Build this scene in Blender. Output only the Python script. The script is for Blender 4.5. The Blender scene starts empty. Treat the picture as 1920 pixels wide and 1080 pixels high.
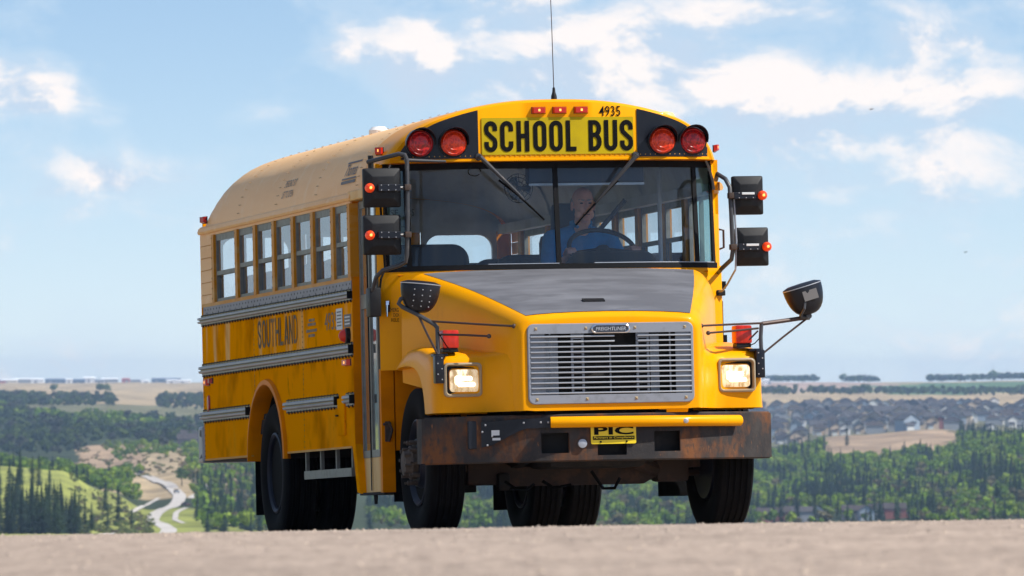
import bpy, bmesh, math, random
import numpy as np
from math import sin, cos, pi, radians, sqrt, atan
from mathutils import Vector, Matrix

random.seed(7)
rng = np.random.default_rng(11)
S = bpy.context.scene
COL = S.collection

# ---------------------------------------------------------------- camera
CAM_Z = 1.0557
cam_d = bpy.data.cameras.new('camera')
cam = bpy.data.objects.new('camera', cam_d); COL.objects.link(cam)
cam_d.sensor_width = 36.0
cam_d.lens = 289.2
cam_d.clip_start = 0.1
cam_d.clip_end = 60000
cam_d.dof.use_dof = True
cam_d.dof.focus_distance = 56.5
cam_d.dof.aperture_fstop = 15.0
cam.location = (0, 0, CAM_Z)
cam.rotation_euler = (pi / 2 + atan(175 / 15424), 0, 0)
S.camera = cam

# ---------------------------------------------------------------- sky and sun
SUN = Vector((0.64, -0.20, 0.74)).normalized()          # towards the sun
sun_el = math.asin(SUN.z); sun_az = math.atan2(SUN.x, SUN.y)
world = bpy.data.worlds.new('World'); S.world = world; world.use_nodes = True
wt = world.node_tree; wt.nodes.clear()
def WN(t, **k):
    n = wt.nodes.new(t)
    for a, b in k.items(): setattr(n, a, b)
    return n
def wl(a, b): wt.links.new(a, b)
def wmath(op, a, b=None, c=None, clamp=False):
    n = WN('ShaderNodeMath', operation=op, use_clamp=clamp)
    for i, v in enumerate((a, b, c)):
        if v is None: continue
        if hasattr(v, 'links'): wl(v, n.inputs[i])
        else: n.inputs[i].default_value = v
    return n.outputs[0]
tc = WN('ShaderNodeTexCoord')
sep = WN('ShaderNodeSeparateXYZ'); wl(tc.outputs['Generated'], sep.inputs[0])
# the low sky is read a little above the true horizon: a clear, washed blue
zup = wmath('MULTIPLY_ADD', wmath('MAXIMUM', sep.outputs[2], 0.0), 2.6, 0.072)
cmb = WN('ShaderNodeCombineXYZ'); wl(sep.outputs[0], cmb.inputs[0]); wl(sep.outputs[1], cmb.inputs[1]); wl(zup, cmb.inputs[2])
nrm = WN('ShaderNodeVectorMath', operation='NORMALIZE'); wl(cmb.outputs[0], nrm.inputs[0])
sky = WN('ShaderNodeTexSky', sky_type='NISHITA', sun_disc=False, sun_elevation=sun_el, sun_rotation=sun_az,
         altitude=1100.0, air_density=1.25, dust_density=0.9, ozone_density=2.2)
wl(nrm.outputs[0], sky.inputs[0])
SKY_STRENGTH = 0.14
# --- clouds: fractal cumulus in direction space (u = azimuth, v = height), denser in a few banks
noise_only = []
def cloud_density(du, dv, banks=True):
    ua = wmath('ADD', wmath('DIVIDE', sep.outputs[0], wmath('ADD', wmath('ABSOLUTE', sep.outputs[1]), 0.02)), du)
    va = wmath('ADD', sep.outputs[2], dv)
    p = WN('ShaderNodeCombineXYZ'); wl(ua, p.inputs[0]); wl(wmath('MULTIPLY', va, 1.7), p.inputs[1]); wl(wmath('GREATER_THAN', sep.outputs[1], 0.0), p.inputs[2])
    n1 = WN('ShaderNodeTexNoise'); n1.inputs['Scale'].default_value = 62; n1.inputs['Detail'].default_value = 9; n1.inputs['Roughness'].default_value = 0.62
    n1.inputs['Distortion'].default_value = 0.25
    wl(p.outputs[0], n1.inputs['Vector'])
    n2 = WN('ShaderNodeTexNoise'); n2.inputs['Scale'].default_value = 21; n2.inputs['Detail'].default_value = 3
    wl(p.outputs[0], n2.inputs['Vector'])
    d = wmath('ADD', wmath('MULTIPLY', n1.outputs[0], 1.15), wmath('MULTIPLY_ADD', n2.outputs[0], 0.5, -0.33))
    if banks: noise_only.append(d)
    F = 15424.0
    for (px, py, rx, ry, w) in (CLOUD_BANKS if banks else ()):
        cu = (px - 960) / F; cv = (715 - py) / F
        a = wmath('MULTIPLY', wmath('SUBTRACT', ua, cu), F / rx)
        b = wmath('MULTIPLY', wmath('SUBTRACT', va, cv), F / ry)
        if w > 0: b = wmath('MULTIPLY', b, wmath('MULTIPLY_ADD', wmath('LESS_THAN', b, 0.0), 0.7, 1.0))   # flat bases
        r2 = wmath('ADD', wmath('MULTIPLY', a, a), wmath('MULTIPLY', b, b))
        d = wmath('ADD', d, wmath('MULTIPLY', wmath('POWER', 2.718, wmath('MULTIPLY', r2, -1.0)), w))
    return d
CLOUD_BANKS = [(45, 165, 140, 95, .36), (105, 190, 80, 45, .14), (650, 95, 62, 58, .24), (775, 105, 80, 120, .26), (770, 190, 60, 60, .15), (260, 345, 170, 66, .24), (330, 345, 120, 55, .08), (1150, 125, 150, 95, .25),
               (1390, 25, 190, 60, .22), (1420, 150, 230, 85, .23), (1760, 70, 200, 70, .24), (1800, 165, 200, 85, .21), (1000, 20, 80, 90, .23), (1560, 250, 320, 110, .16), (1390, 180, 120, 60, .08), (1540, 350, 80, 50, .13),
               (930, 160, 160, 70, .15), (100, 420, 260, 50, .08), (500, 420, 200, 40, .06), (20, 490, 70, 60, .09),
               (1480, 190, 420, 150, .07), (1020, 150, 300, 140, .08), (1640, 340, 320, 110, .09), (1340, 330, 120, 60, .06), (1850, 300, 120, 80, .10), (190, 330, 70, 45, .12), (620, 40, 50, 40, -.05),
               (330, 130, 200, 140, -.20), (330, 40, 260, 110, -.20), (1590, 90, 55, 55, -.16), (560, 260, 150, 90, -.05), (1700, 560, 500, 130, -.03)]
d0 = cloud_density(0.0, 0.0)
d1 = cloud_density(0.0022, 0.0035, False)
mr = WN('ShaderNodeMapRange', interpolation_type='SMOOTHSTEP'); wl(d0, mr.inputs[0])
mr.inputs[1].default_value = 0.51; mr.inputs[2].default_value = 0.88
cover = wmath('MULTIPLY', mr.outputs[0], 0.95)
veil = WN('ShaderNodeMapRange', interpolation_type='SMOOTHSTEP'); wl(d0, veil.inputs[0]); veil.inputs[1].default_value = 0.40; veil.inputs[2].default_value = 0.60
shade = WN('ShaderNodeMapRange'); wl(wmath('SUBTRACT', d1, noise_only[0]), shade.inputs[0])
shade.inputs[1].default_value = -0.08; shade.inputs[2].default_value = 0.06; shade.inputs[3].default_value = 1.0; shade.inputs[4].default_value = 0.0
ccol = WN('ShaderNodeMix', data_type='RGBA'); wl(shade.outputs[0], ccol.inputs[0])
ccol.inputs[6].default_value = (0.52, 0.63, 0.77, 1); ccol.inputs[7].default_value = (0.92, 0.865, 0.845, 1)
skys = WN('ShaderNodeMix', data_type='RGBA', blend_type='MULTIPLY'); skys.inputs[0].default_value = 1.0
wl(sky.outputs[0], skys.inputs[6]); skys.inputs[7].default_value = (SKY_STRENGTH * 0.86, SKY_STRENGTH * 0.93, SKY_STRENGTH * 0.97, 1)
hzf = wmath('MULTIPLY', wmath('POWER', 2.718, wmath('MULTIPLY', wmath('MAXIMUM', sep.outputs[2], 0.0), -42.0)), 0.85)
v0 = WN('ShaderNodeMix', data_type='RGBA'); wl(hzf, v0.inputs[0]); wl(skys.outputs[2], v0.inputs[6]); v0.inputs[7].default_value = (0.76, 0.83, 0.88, 1)      # pale band of low air
v1 = WN('ShaderNodeMix', data_type='RGBA'); wl(wmath('MULTIPLY', veil.outputs[0], 0.33), v1.inputs[0]); wl(v0.outputs[2], v1.inputs[6]); v1.inputs[7].default_value = (0.60, 0.72, 0.83, 1)
v2 = WN('ShaderNodeMix', data_type='RGBA'); wl(cover, v2.inputs[0]); wl(v1.outputs[2], v2.inputs[6]); wl(ccol.outputs[2], v2.inputs[7])
bg = WN('ShaderNodeBackground'); wl(v2.outputs[2], bg.inputs[0]); bg.inputs[1].default_value = 0.84
wo = WN('ShaderNodeOutputWorld'); wl(bg.outputs[0], wo.inputs[0])

sun_d = bpy.data.lights.new('sun', 'SUN'); sun = bpy.data.objects.new('sun', sun_d); COL.objects.link(sun)
sun_d.energy = 4.6; sun_d.angle = radians(0.53); sun_d.color = (1.0, 0.955, 0.88)
sun.rotation_euler = SUN.to_track_quat('Z', 'Y').to_euler()
sun.location = (30, -10, 60)

S.view_settings.view_transform = 'Standard'; S.view_settings.look = 'None'
S.view_settings.exposure = 0.45; S.view_settings.gamma = 1.0; S.view_settings.use_curve_mapping = False
S.cycles.use_denoising = True
S.cycles.max_bounces = 8; S.cycles.transparent_max_bounces = 24; S.cycles.volume_bounces = 0
S.cycles.caustics_reflective = False; S.cycles.caustics_refractive = False

# ---------------------------------------------------------------- helpers
def tag(o, label=None, cat=None, group=None, kind=None):
    if label: o['label'] = label
    if cat: o['category'] = cat
    if group: o['group'] = group
    if kind: o['kind'] = kind
    return o
def empty(name, loc=(0, 0, 0)):
    o = bpy.data.objects.new(name, None); COL.objects.link(o); o.location = loc; o.empty_display_size = 0.2
    return o
class MB:
    """collects vertices and faces of one piece"""
    def __init__(s): s.v = []; s.f = []
    def add(s, vs, fs):
        n = len(s.v); s.v += [tuple(p) for p in vs]; s.f += [tuple(i + n for i in f) for f in fs]; return s
    def box(s, x0, x1, y0, y1, z0, z1, M=None):
        p = [(x0, y0, z0), (x1, y0, z0), (x1, y1, z0), (x0, y1, z0), (x0, y0, z1), (x1, y0, z1), (x1, y1, z1), (x0, y1, z1)]
        if M: p = [M(*q) for q in p]
        return s.add(p, [(0, 3, 2, 1), (4, 5, 6, 7), (0, 1, 5, 4), (1, 2, 6, 5), (2, 3, 7, 6), (3, 0, 4, 7)])
    def bbox(s, x0, x1, y0, y1, z0, z1, b=0.01):
        """box with chamfered edges"""
        bm = bmesh.new(); bmesh.ops.create_cube(bm, size=1)
        for v in bm.verts: v.co = ((x0 + x1) / 2 + v.co.x * (x1 - x0), (y0 + y1) / 2 + v.co.y * (y1 - y0), (z0 + z1) / 2 + v.co.z * (z1 - z0))
        bmesh.ops.bevel(bm, geom=bm.edges[:], offset=b, segments=2, affect='EDGES', profile=0.6)
        bm.verts.index_update(); s.add([v.co[:] for v in bm.verts], [[v.index for v in f.verts] for f in bm.faces]); bm.free(); return s
    def grid(s, rows, close=False):
        """rows: list of equal-length point lists"""
        n = len(s.v); w = len(rows[0])
        for r in rows: s.v += [tuple(p) for p in r]
        for i in range(len(rows) - 1):
            for j in range(w if close else w - 1):
                a = n + i * w + j; b = n + i * w + (j + 1) % w
                s.f.append((a, b, b + w, a + w))
        return s
    def ngon(s, pts):
        n = len(s.v); s.v += [tuple(p) for p in pts]; s.f.append(tuple(range(n, n + len(pts)))); return s
    def prism(s, pts, d):
        """planar polygon pushed along vector d"""
        k = len(pts); q = [tuple(p[i] + d[i] for i in range(3)) for p in pts]
        return s.add(list(pts) + q, [tuple(range(k - 1, -1, -1)), tuple(range(k, 2 * k))] + [(i, (i + 1) % k, k + (i + 1) % k, k + i) for i in range(k)])
    def tube(s, path, r, n=8, caps=True):
        P = [Vector(p) for p in path]; m = len(P); rr = r if isinstance(r, (list, tuple)) else [r] * m
        rings = []; up = None
        for i in range(m):
            t = (P[min(i + 1, m - 1)] - P[max(i - 1, 0)]).normalized()
            if up is None:
                up = t.orthogonal().normalized()
            else:
                up = (up - t * up.dot(t)).normalized()
            b = t.cross(up)
            rings.append([P[i] + (up * cos(2 * pi * k / n) + b * sin(2 * pi * k / n)) * rr[i] for k in range(n)])
        n0 = len(s.v); s.grid(rings, close=True)
        if caps:
            s.f.append(tuple(n0 + k for k in range(n - 1, -1, -1))); s.f.append(tuple(n0 + (m - 1) * n + k for k in range(n)))
        return s
    def lathe(s, prof, M, n=24, close=False):
        """prof: list of (radius, axial); M maps (u, v, axial) to space"""
        rows = [[M(r * cos(2 * pi * k / n), r * sin(2 * pi * k / n), a) for k in range(n)] for r, a in prof]
        n0 = len(s.v); s.grid(rows, close=True)
        if not close:
            if prof[0][0] > 1e-6: s.f.append(tuple(n0 + k for k in range(n - 1, -1, -1)))
            if prof[-1][0] > 1e-6: s.f.append(tuple(n0 + (len(prof) - 1) * n + k for k in range(n)))
        return s
    def build(s, name, mat, parent=None, smooth=False, angle=35, kind=None):
        me = bpy.data.meshes.new(name); me.from_pydata(s.v, [], s.f)
        bm = bmesh.new(); bm.from_mesh(me)
        bmesh.ops.remove_doubles(bm, verts=bm.verts[:], dist=0.00015)
        bmesh.ops.recalc_face_normals(bm, faces=bm.faces[:])
        bm.to_mesh(me); bm.free()
        me.materials.append(mat)
        if smooth:
            me.polygons.foreach_set('use_smooth', [True] * len(me.polygons))
            me.set_sharp_from_angle(angle=radians(angle))
        o = bpy.data.objects.new(name, me); COL.objects.link(o)
        if parent: o.parent = parent
        if kind: o['kind'] = kind
        return o
def copy_of(o, parent, name=None, mat=None):
    c = o.copy(); COL.objects.link(c); c.parent = parent
    return c
def rrect(cx, cy, w, h, r, n=5):
    out = []
    for (sx, sy, a0) in ((1, 1, 0), (-1, 1, pi / 2), (-1, -1, pi), (1, -1, 3 * pi / 2)):
        for k in range(n + 1):
            a = a0 + k * pi / 2 / n
            out.append((cx + sx * (w / 2 - r) + r * cos(a), cy + sy * (h / 2 - r) + r * sin(a)))
    return out
def lerp(a, b, t): return a + (b - a) * t
def interp(x, xs, ys): return float(np.interp(x, xs, ys))

# ---------------------------------------------------------------- materials
def P_(m): return m.node_tree.nodes['Principled BSDF']
def mat(name, col, rough=0.5, metal=0.0, coat=0.0, spec=0.5, noise=None, bump=None, emit=None, subsurf=0):
    """noise = (scale xyz, second colour, low, high, detail); bump = (scale xyz, strength, detail)"""
    m = bpy.data.materials.new(name); m.use_nodes = True; nt = m.node_tree; b = P_(m)
    b.inputs['Base Color'].default_value = (*col, 1); b.inputs['Roughness'].default_value = rough; b.inputs['Metallic'].default_value = metal
    b.inputs['Coat Weight'].default_value = coat; b.inputs['Coat Roughness'].default_value = 0.08; b.inputs['Specular IOR Level'].default_value = spec
    if subsurf: b.inputs['Subsurface Weight'].default_value = subsurf; b.inputs['Subsurface Scale'].default_value = 0.01
    if emit: b.inputs['Emission Color'].default_value = (*emit[0], 1); b.inputs['Emission Strength'].default_value = emit[1]
    t = nt.nodes.new('ShaderNodeTexCoord')
    def nz(scale, detail, rg=0.6):
        mp = nt.nodes.new('ShaderNodeMapping'); mp.inputs['Scale'].default_value = scale; nt.links.new(t.outputs['Object'], mp.inputs[0])
        n = nt.nodes.new('ShaderNodeTexNoise'); n.inputs['Scale'].default_value = 1; n.inputs['Detail'].default_value = detail; n.inputs['Roughness'].default_value = rg
        nt.links.new(mp.outputs[0], n.inputs['Vector']); return n.outputs[0]
    if noise:
        layers = noise if isinstance(noise, list) else [noise]; prev = None
        for sc, c2, lo, hi, det in layers:
            r = nt.nodes.new('ShaderNodeMapRange'); nt.links.new(nz(sc, det), r.inputs[0]); r.inputs[1].default_value = lo; r.inputs[2].default_value = hi
            x = nt.nodes.new('ShaderNodeMix'); x.data_type = 'RGBA'; nt.links.new(r.outputs[0], x.inputs[0])
            if prev: nt.links.new(prev, x.inputs[6])
            else: x.inputs[6].default_value = (*col, 1)
            x.inputs[7].default_value = (*c2, 1); prev = x.outputs[2]
        nt.links.new(prev, b.inputs['Base Color'])
    if bump:
        bl = bump if isinstance(bump, list) else [bump]; pn = None
        for sc, st, det in bl:
            bn = nt.nodes.new('ShaderNodeBump'); bn.inputs['Strength'].default_value = 1.0; bn.inputs['Distance'].default_value = st
            nt.links.new(nz(sc, det), bn.inputs['Height'])
            if pn: nt.links.new(pn, bn.inputs['Normal'])
            pn = bn.outputs[0]
        nt.links.new(pn, b.inputs['Normal']); 
        if coat: nt.links.new(pn, b.inputs['Coat Normal'])
    return m
def glass_mat(name, tint, base_reflect=0.05, rough=0.02, haze=0.0, hazecol=(0.6, 0.65, 0.7)):
    m = bpy.data.materials.new(name); m.use_nodes = True; nt = m.node_tree; nt.nodes.clear()
    tr = nt.nodes.new('ShaderNodeBsdfTransparent'); tr.inputs[0].default_value = (*tint, 1)
    gl = nt.nodes.new('ShaderNodeBsdfGlossy'); gl.inputs['Roughness'].default_value = rough; gl.inputs[0].default_value = (0.9, 0.95, 1, 1)
    lw = nt.nodes.new('ShaderNodeFresnel'); lw.inputs[0].default_value = 1.5
    ad = nt.nodes.new('ShaderNodeMath'); ad.operation = 'ADD'; ad.use_clamp = True; nt.links.new(lw.outputs[0], ad.inputs[0]); ad.inputs[1].default_value = base_reflect
    mx = nt.nodes.new('ShaderNodeMixShader'); nt.links.new(ad.outputs[0], mx.inputs[0]); nt.links.new(tr.outputs[0], mx.inputs[1]); nt.links.new(gl.outputs[0], mx.inputs[2])
    last = mx.outputs[0]
    if haze:
        df = nt.nodes.new('ShaderNodeBsdfDiffuse'); df.inputs[0].default_value = (*hazecol, 1)
        m2 = nt.nodes.new('ShaderNodeMixShader')
        nz = nt.nodes.new('ShaderNodeTexNoise'); nz.inputs['Scale'].default_value = 3.5; nz.inputs['Detail'].default_value = 5
        tcn = nt.nodes.new('ShaderNodeTexCoord'); nt.links.new(tcn.outputs['Object'], nz.inputs['Vector'])
        mu = nt.nodes.new('ShaderNodeMath'); mu.operation = 'MULTIPLY'; mu.inputs[1].default_value = haze * 2; nt.links.new(nz.outputs[0], mu.inputs[0])
        nt.links.new(mu.outputs[0], m2.inputs[0]); nt.links.new(last, m2.inputs[1]); nt.links.new(df.outputs[0], m2.inputs[2]); last = m2.outputs[0]
    o = nt.nodes.new('ShaderNodeOutputMaterial'); nt.links.new(last, o.inputs[0]); return m
YEL = (0.86, 0.350, 0.0003)
HAZE_DENSITY = 3.9e-5
M = dict(
    paint=mat('paint_yellow', YEL, 0.36, coat=0.08, spec=0.14, noise=[((1.3, 1.3, 1.3), (0.80, 0.305, 0.0003), .35, .75, 4), ((9, 9, 5), (0.70, 0.265, 0.002), .58, .88, 6)], bump=((1.2, 1.2, 1.2), .006, 2)),
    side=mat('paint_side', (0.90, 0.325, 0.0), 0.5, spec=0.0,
             noise=[((3, 3.4, .55), (0.84, 0.50, 0.18), .53, .66, 3), ((2, 1.6, 1.2), (0.52, 0.165, 0.0), .46, .62, 3), ((30, 14, 3), (0.36, 0.13, 0.002), .62, .8, 5)],  # pale upright streaks: sky reflections in the sheet metal, painted into the colour
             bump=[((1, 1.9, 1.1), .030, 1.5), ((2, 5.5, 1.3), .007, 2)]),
    sidelow=mat('paint_side_low', (0.90, 0.32, 0.0), 0.5, spec=0.0,
                noise=[((3, 2.0, .9), (0.74, 0.31, 0.015), .57, .74, 3), ((2, 1.4, 1.5), (0.52, 0.165, 0.0), .46, .62, 3), ((24, 12, 5), (0.33, 0.12, 0.003), .62, .8, 5)],  # the same reflection streaks, painted fainter on the lower sheets
                bump=[((1, 1.6, 1.6), .026, 1.5), ((2, 4, 3), .006, 2)]),
    tan=mat('paint_faded_tan', (0.92, 0.55, 0.24), 0.40, coat=0.0, spec=0.06, noise=[((.8, .35, 3.0), (0.84, 0.46, 0.17), .4, .7, 4), ((6, 5, 6), (0.93, 0.62, 0.33), .55, .8, 5)], bump=((1.5, .8, 3), .008, 2)),
    rivet=mat('rivet_brown', (0.30, 0.16, 0.06), 0.6),
    post=mat('paint_post', (0.60, 0.24, 0.02), 0.45, spec=0.1, noise=((3, 3, 9), (0.62, 0.36, 0.12), .45, .75, 4)),
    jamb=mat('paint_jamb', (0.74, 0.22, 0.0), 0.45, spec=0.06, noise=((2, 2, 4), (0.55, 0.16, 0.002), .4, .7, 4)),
    worn=mat('paint_worn', (0.72, 0.45, 0.16), 0.5, noise=((6, 6, 1.2), (0.66, 0.30, 0.03), .42, .68, 5)),
    signyel=mat('sign_yellow', (0.50, 0.36, 0.006), 0.6, spec=0.1, noise=((5, 5, 5), (0.42, 0.30, 0.01), .4, .7, 5)),
    hoodgrey=mat('hood_matte_grey', (0.105, 0.107, 0.120), 0.6, spec=0.3, noise=[((1.6, 5, 5), (0.16, 0.163, 0.18), .42, .70, 3), ((3, 7, 9), (0.082, 0.084, 0.094), .54, .78, 4), ((60, 60, 60), (0.22, 0.22, 0.23), .72, .8, 2)]),
    black=mat('black_paint', (0.008, 0.009, 0.014), 0.35, coat=0.05, spec=0.3, noise=((8, 8, 8), (0.018, 0.018, 0.022), .5, .8, 5)),
    plastic=mat('black_plastic', (0.008, 0.008, 0.009), 0.5, spec=0.3, noise=((20, 20, 20), (0.016, 0.016, 0.017), .5, .75, 4)),
    gasket=mat('black_gasket', (0.006, 0.006, 0.007), 0.6, spec=0.15),
    rubber=mat('rubber', (0.005, 0.005, 0.0055), 0.85, spec=0.1, noise=((6, 6, 6), (0.010, 0.0095, 0.009), .5, .75, 5)),
    rimdark=mat('wheel_rim_navy', (0.009, 0.012, 0.024), 0.45, spec=0.25, noise=((8, 8, 8), (0.025, 0.022, 0.02), .55, .8, 5)),
    hub=mat('hub_rusty', (0.10, 0.075, 0.055), 0.75, noise=((25, 25, 25), (0.05, 0.035, 0.028), .4, .65, 5)),
    bumper=mat('bumper_rusted_steel', (0.026, 0.024, 0.025), 0.65, metal=0.05, spec=0.25,
               noise=[((5, 5, 4), (0.052, 0.044, 0.04), .45, .7, 6), ((4.2, 4.2, 2.2), (0.16, 0.06, 0.02), .49, .64, 9), ((26, 26, 16), (0.045, 0.035, 0.03), .50, .68, 7), ((40, 40, 9), (0.30, 0.12, 0.04), .64, .76, 6)], bump=((28, 28, 28), .003, 6)),
    steel=mat('bare_steel', (0.36, 0.38, 0.42), 0.42, metal=0.35, noise=((12, 12, 12), (0.28, 0.29, 0.31), .45, .75, 5)),
    grille=mat('grille_grey', (0.25, 0.265, 0.30), 0.5, metal=0.15, noise=((14, 14, 14), (0.19, 0.20, 0.215), .5, .75, 5)),
    slat=mat('slat_silver', (0.45, 0.46, 0.48), 0.35, metal=0.5),
    rail=mat('rub_rail_grey', (0.30, 0.325, 0.375), 0.42, noise=((6, 4, 20), (0.23, 0.25, 0.28), .45, .75, 5)),
    railyel=mat('rub_rail_dirty_yellow', (0.40, 0.30, 0.10), 0.5),
    strip=mat('strip_grey', (0.26, 0.265, 0.29), 0.55, noise=((6, 5, 12), (0.20, 0.20, 0.22), .45, .75, 5)),
    chrome=mat('chrome', (0.75, 0.75, 0.77), 0.12, metal=1.0),
    wframe=mat('window_frame_aluminium', (0.20, 0.205, 0.185), 0.5, metal=0.2, noise=((12, 12, 12), (0.13, 0.13, 0.115), .45, .75, 4)),
    pipe=mat('mirror_pipe', (0.045, 0.046, 0.05), 0.42, noise=((9, 9, 9), (0.16, 0.14, 0.125), .6, .75, 5)),
    rod=mat('rod_brown', (0.06, 0.035, 0.028), 0.5, metal=0.3),
    bolt=mat('bolt_brass', (0.45, 0.34, 0.2), 0.4, metal=0.5),
    dark=mat('dark_underside', (0.012, 0.011, 0.011), 0.85, noise=((7, 7, 7), (0.035, 0.026, 0.021), .5, .75, 5)),
    rustax=mat('axle_rusty', (0.05, 0.032, 0.024), 0.8, noise=((9, 9, 9), (0.1, 0.05, 0.03), .5, .7, 5)),
    lred=mat('lens_red', (0.55, 0.010, 0.012), 0.3, coat=0.15, noise=((60, 60, 60), (0.25, 0.004, 0.006), .45, .6, 1)),
    lorange=mat('lens_red_orange', (0.80, 0.045, 0.006), 0.3, coat=0.15, noise=((60, 60, 60), (0.55, 0.022, 0.005), .45, .6, 1)),
    lbeacon=mat('lens_deep_red', (0.60, 0.022, 0.004), 0.3, coat=0.1, noise=((25, 25, 8), (0.42, 0.012, 0.003), .4, .65, 2)),
    lredlit=mat('lens_red_lit', (0.40, 0.012, 0.006), 0.3, emit=((1, 0.06, 0.01), 0.06)),
    lamber=mat('lens_amber_lit', (0.70, 0.05, 0.006), 0.3, emit=((1, 0.07, 0.01), 0.22)),
    spark=mat('lamp_filament_glow', (1, 0.5, 0.1), 0.3, emit=((1, 0.38, 0.08), 1.3)),
    reflector=mat('headlight_reflector', (0.85, 0.83, 0.8), 0.15, metal=1.0),
    hlit=mat('headlight_lit_lens', (0.9, 0.8, 0.6), 0.15, emit=((1.0, 0.66, 0.28), 0.30), noise=((30, 6, 14), (0.35, 0.22, 0.10), .42, .6, 3)),
    hcore=mat('headlight_bulb_glow', (1, 0.95, 0.85), 0.2, emit=((1.0, 0.86, 0.58), 1.5)),
    bezel=mat('headlight_bezel', (0.34, 0.27, 0.18), 0.4, metal=0.2),
    glass=glass_mat('window_glass', (0.90, 0.93, 0.94), 0.04, 0.03, 0.10, (0.55, 0.6, 0.66)),
    wglass=glass_mat('windscreen_glass', (0.86, 0.93, 0.97), 0.0, 0.02, 0.020, (0.36, 0.46, 0.60)),  # bluish diffuse veil painted on the glass as reflected sky
    qglass=glass_mat('quarter_glass_teal', (0.45, 0.72, 0.68), 0.05, 0.03, 0.04, (0.4, 0.7, 0.66)),
    dglass=glass_mat('door_glass', (0.55, 0.6, 0.55), 0.18, 0.03, 0.12, (0.55, 0.6, 0.58)),
    inner=mat('interior_grey', (0.60, 0.66, 0.72), 0.5, noise=((3, 3, 3), (0.45, 0.48, 0.52), .4, .7, 4)),
    vinyl=mat('seat_vinyl', (0.022, 0.027, 0.042), 0.5, bump=((40, 40, 40), .001, 3)),
    dash=mat('dashboard_black', (0.022, 0.023, 0.026), 0.55),
    floor=mat('floor_rubber', (0.03, 0.03, 0.03), 0.8),
    letter=mat('letter_black', (0.005, 0.005, 0.005), 0.75, spec=0.1),
    letgrey=mat('letter_faded', (0.11, 0.085, 0.05), 0.6, spec=0.1, noise=((5, 9, 3), (0.46, 0.22, 0.04), .48, .70, 4)),
    letfaint=mat('letter_faint', (0.13, 0.09, 0.05), 0.6, noise=((5, 9, 6), (0.4, 0.22, 0.06), .5, .7, 4)),
    letroof=mat('letter_roof', (0.14, 0.13, 0.125), 0.6),
    letglass=mat('letter_on_glass', (0.03, 0.055, 0.07), 0.5),
    sticker=mat('sticker_white', (0.62, 0.64, 0.64), 0.5),
    plateyel=mat('plate_yellow', (0.85, 0.62, 0.01), 0.4),
    badge=mat('badge_navy', (0.03, 0.035, 0.05), 0.4),
    white=mat('white_plastic', (0.75, 0.73, 0.70), 0.4),
    ventyel=mat('vent_pale_yellow', (0.85, 0.66, 0.2), 0.45),
    skin=mat('skin', (0.74, 0.38, 0.28), 0.5, subsurf=0.1, noise=((14, 14, 14), (0.64, 0.30, 0.21), .4, .7, 3)),
    shirt=mat('shirt_blue', (0.015, 0.26, 0.62), 0.8, noise=((6, 6, 6), (0.012, 0.20, 0.50), .4, .7, 4), bump=((7, 7, 5), .012, 3)),
    trousers=mat('trousers_dark', (0.02, 0.022, 0.03), 0.85),
    hair=mat('hair_grey', (0.32, 0.30, 0.28), 0.8, bump=((90, 90, 30), .003, 3)),
    eye=mat('eye_dark', (0.03, 0.02, 0.018), 0.3),
)
for k_, t_ in (('paint', (1, .72, .30)), ('post', (1, .6, .25)), ('jamb', (1, .5, .1))):
    P_(M[k_]).inputs['Specular Tint'].default_value = (*t_, 1)      # oxidised, resin-yellow gloss
# ================================================================ SCHOOL BUS
# bus frame: x to its left-hand side (right in the picture), y towards its tail, z up
BUS = empty('school_bus')
BUS.rotation_mode = 'YXZ'
BUS.rotation_euler = (radians(-1.478), radians(-0.987), radians(12.921))
BUS.location = (0.306, 56.936, 0.0)
tag(BUS, 'yellow school bus with grey hood and lit headlights on the road crest', 'bus')

def text(body, w, h, F, m, name, parent, bold=0.0, shear=0.0, spacing=1.0):
    """flat lettering fitted to w x h, centred; F maps (u right, v up) to the bus frame"""
    cu = bpy.data.curves.new('t', 'FONT'); cu.body = body; cu.size = 1.0; cu.offset = bold; cu.shear = shear; cu.space_character = spacing
    cu.align_x = 'CENTER'; cu.align_y = 'CENTER'; cu.resolution_u = 3
    o = bpy.data.objects.new('t', cu); COL.objects.link(o)
    dg = bpy.context.evaluated_depsgraph_get(); me = bpy.data.meshes.new_from_object(o.evaluated_get(dg))
    bpy.data.objects.remove(o); bpy.data.curves.remove(cu)
    co = np.array([v.co[:] for v in me.vertices]); lo, hi = co.min(0), co.max(0)
    for v in me.vertices:
        u = ((v.co.x - lo[0]) / (hi[0] - lo[0]) - .5) * w; t = ((v.co.y - lo[1]) / (hi[1] - lo[1]) - .5) * h
        v.co = F(u, t)
    me.name = name; me.materials.clear(); me.materials.append(m)
    r = bpy.data.objects.new(name, me); COL.objects.link(r); r.parent = parent
    return r
def ribbon(path, t):
    P = [Vector(p) for p in path]; closed = (P[0] - P[-1]).length < 1e-6; n = len(P); L = []; R_ = []
    for i in range(n):
        a = P[i - 1] if i > 0 else (P[-2] if closed else P[0]); b_ = P[i + 1] if i < n - 1 else (P[1] if closed else P[-1])
        d1 = (P[i] - a); d2 = (b_ - P[i]); d1 = d1.normalized() if d1.length > 1e-9 else d2.normalized(); d2 = d2.normalized() if d2.length > 1e-9 else d1
        n1 = Vector((-d1.y, d1.x)); n2 = Vector((-d2.y, d2.x)); m = (n1 + n2).normalized(); k = t / 2 / max(.5, m.dot(n1))
        L.append(P[i] + m * k); R_.append(P[i] - m * k)
    return L, R_
def arcp(cx, cy, rx, ry, a0, a1, n=8): return [(cx + rx * cos(radians(lerp(a0, a1, k / n))), cy + ry * sin(radians(lerp(a0, a1, k / n)))) for k in range(n + 1)]
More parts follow.
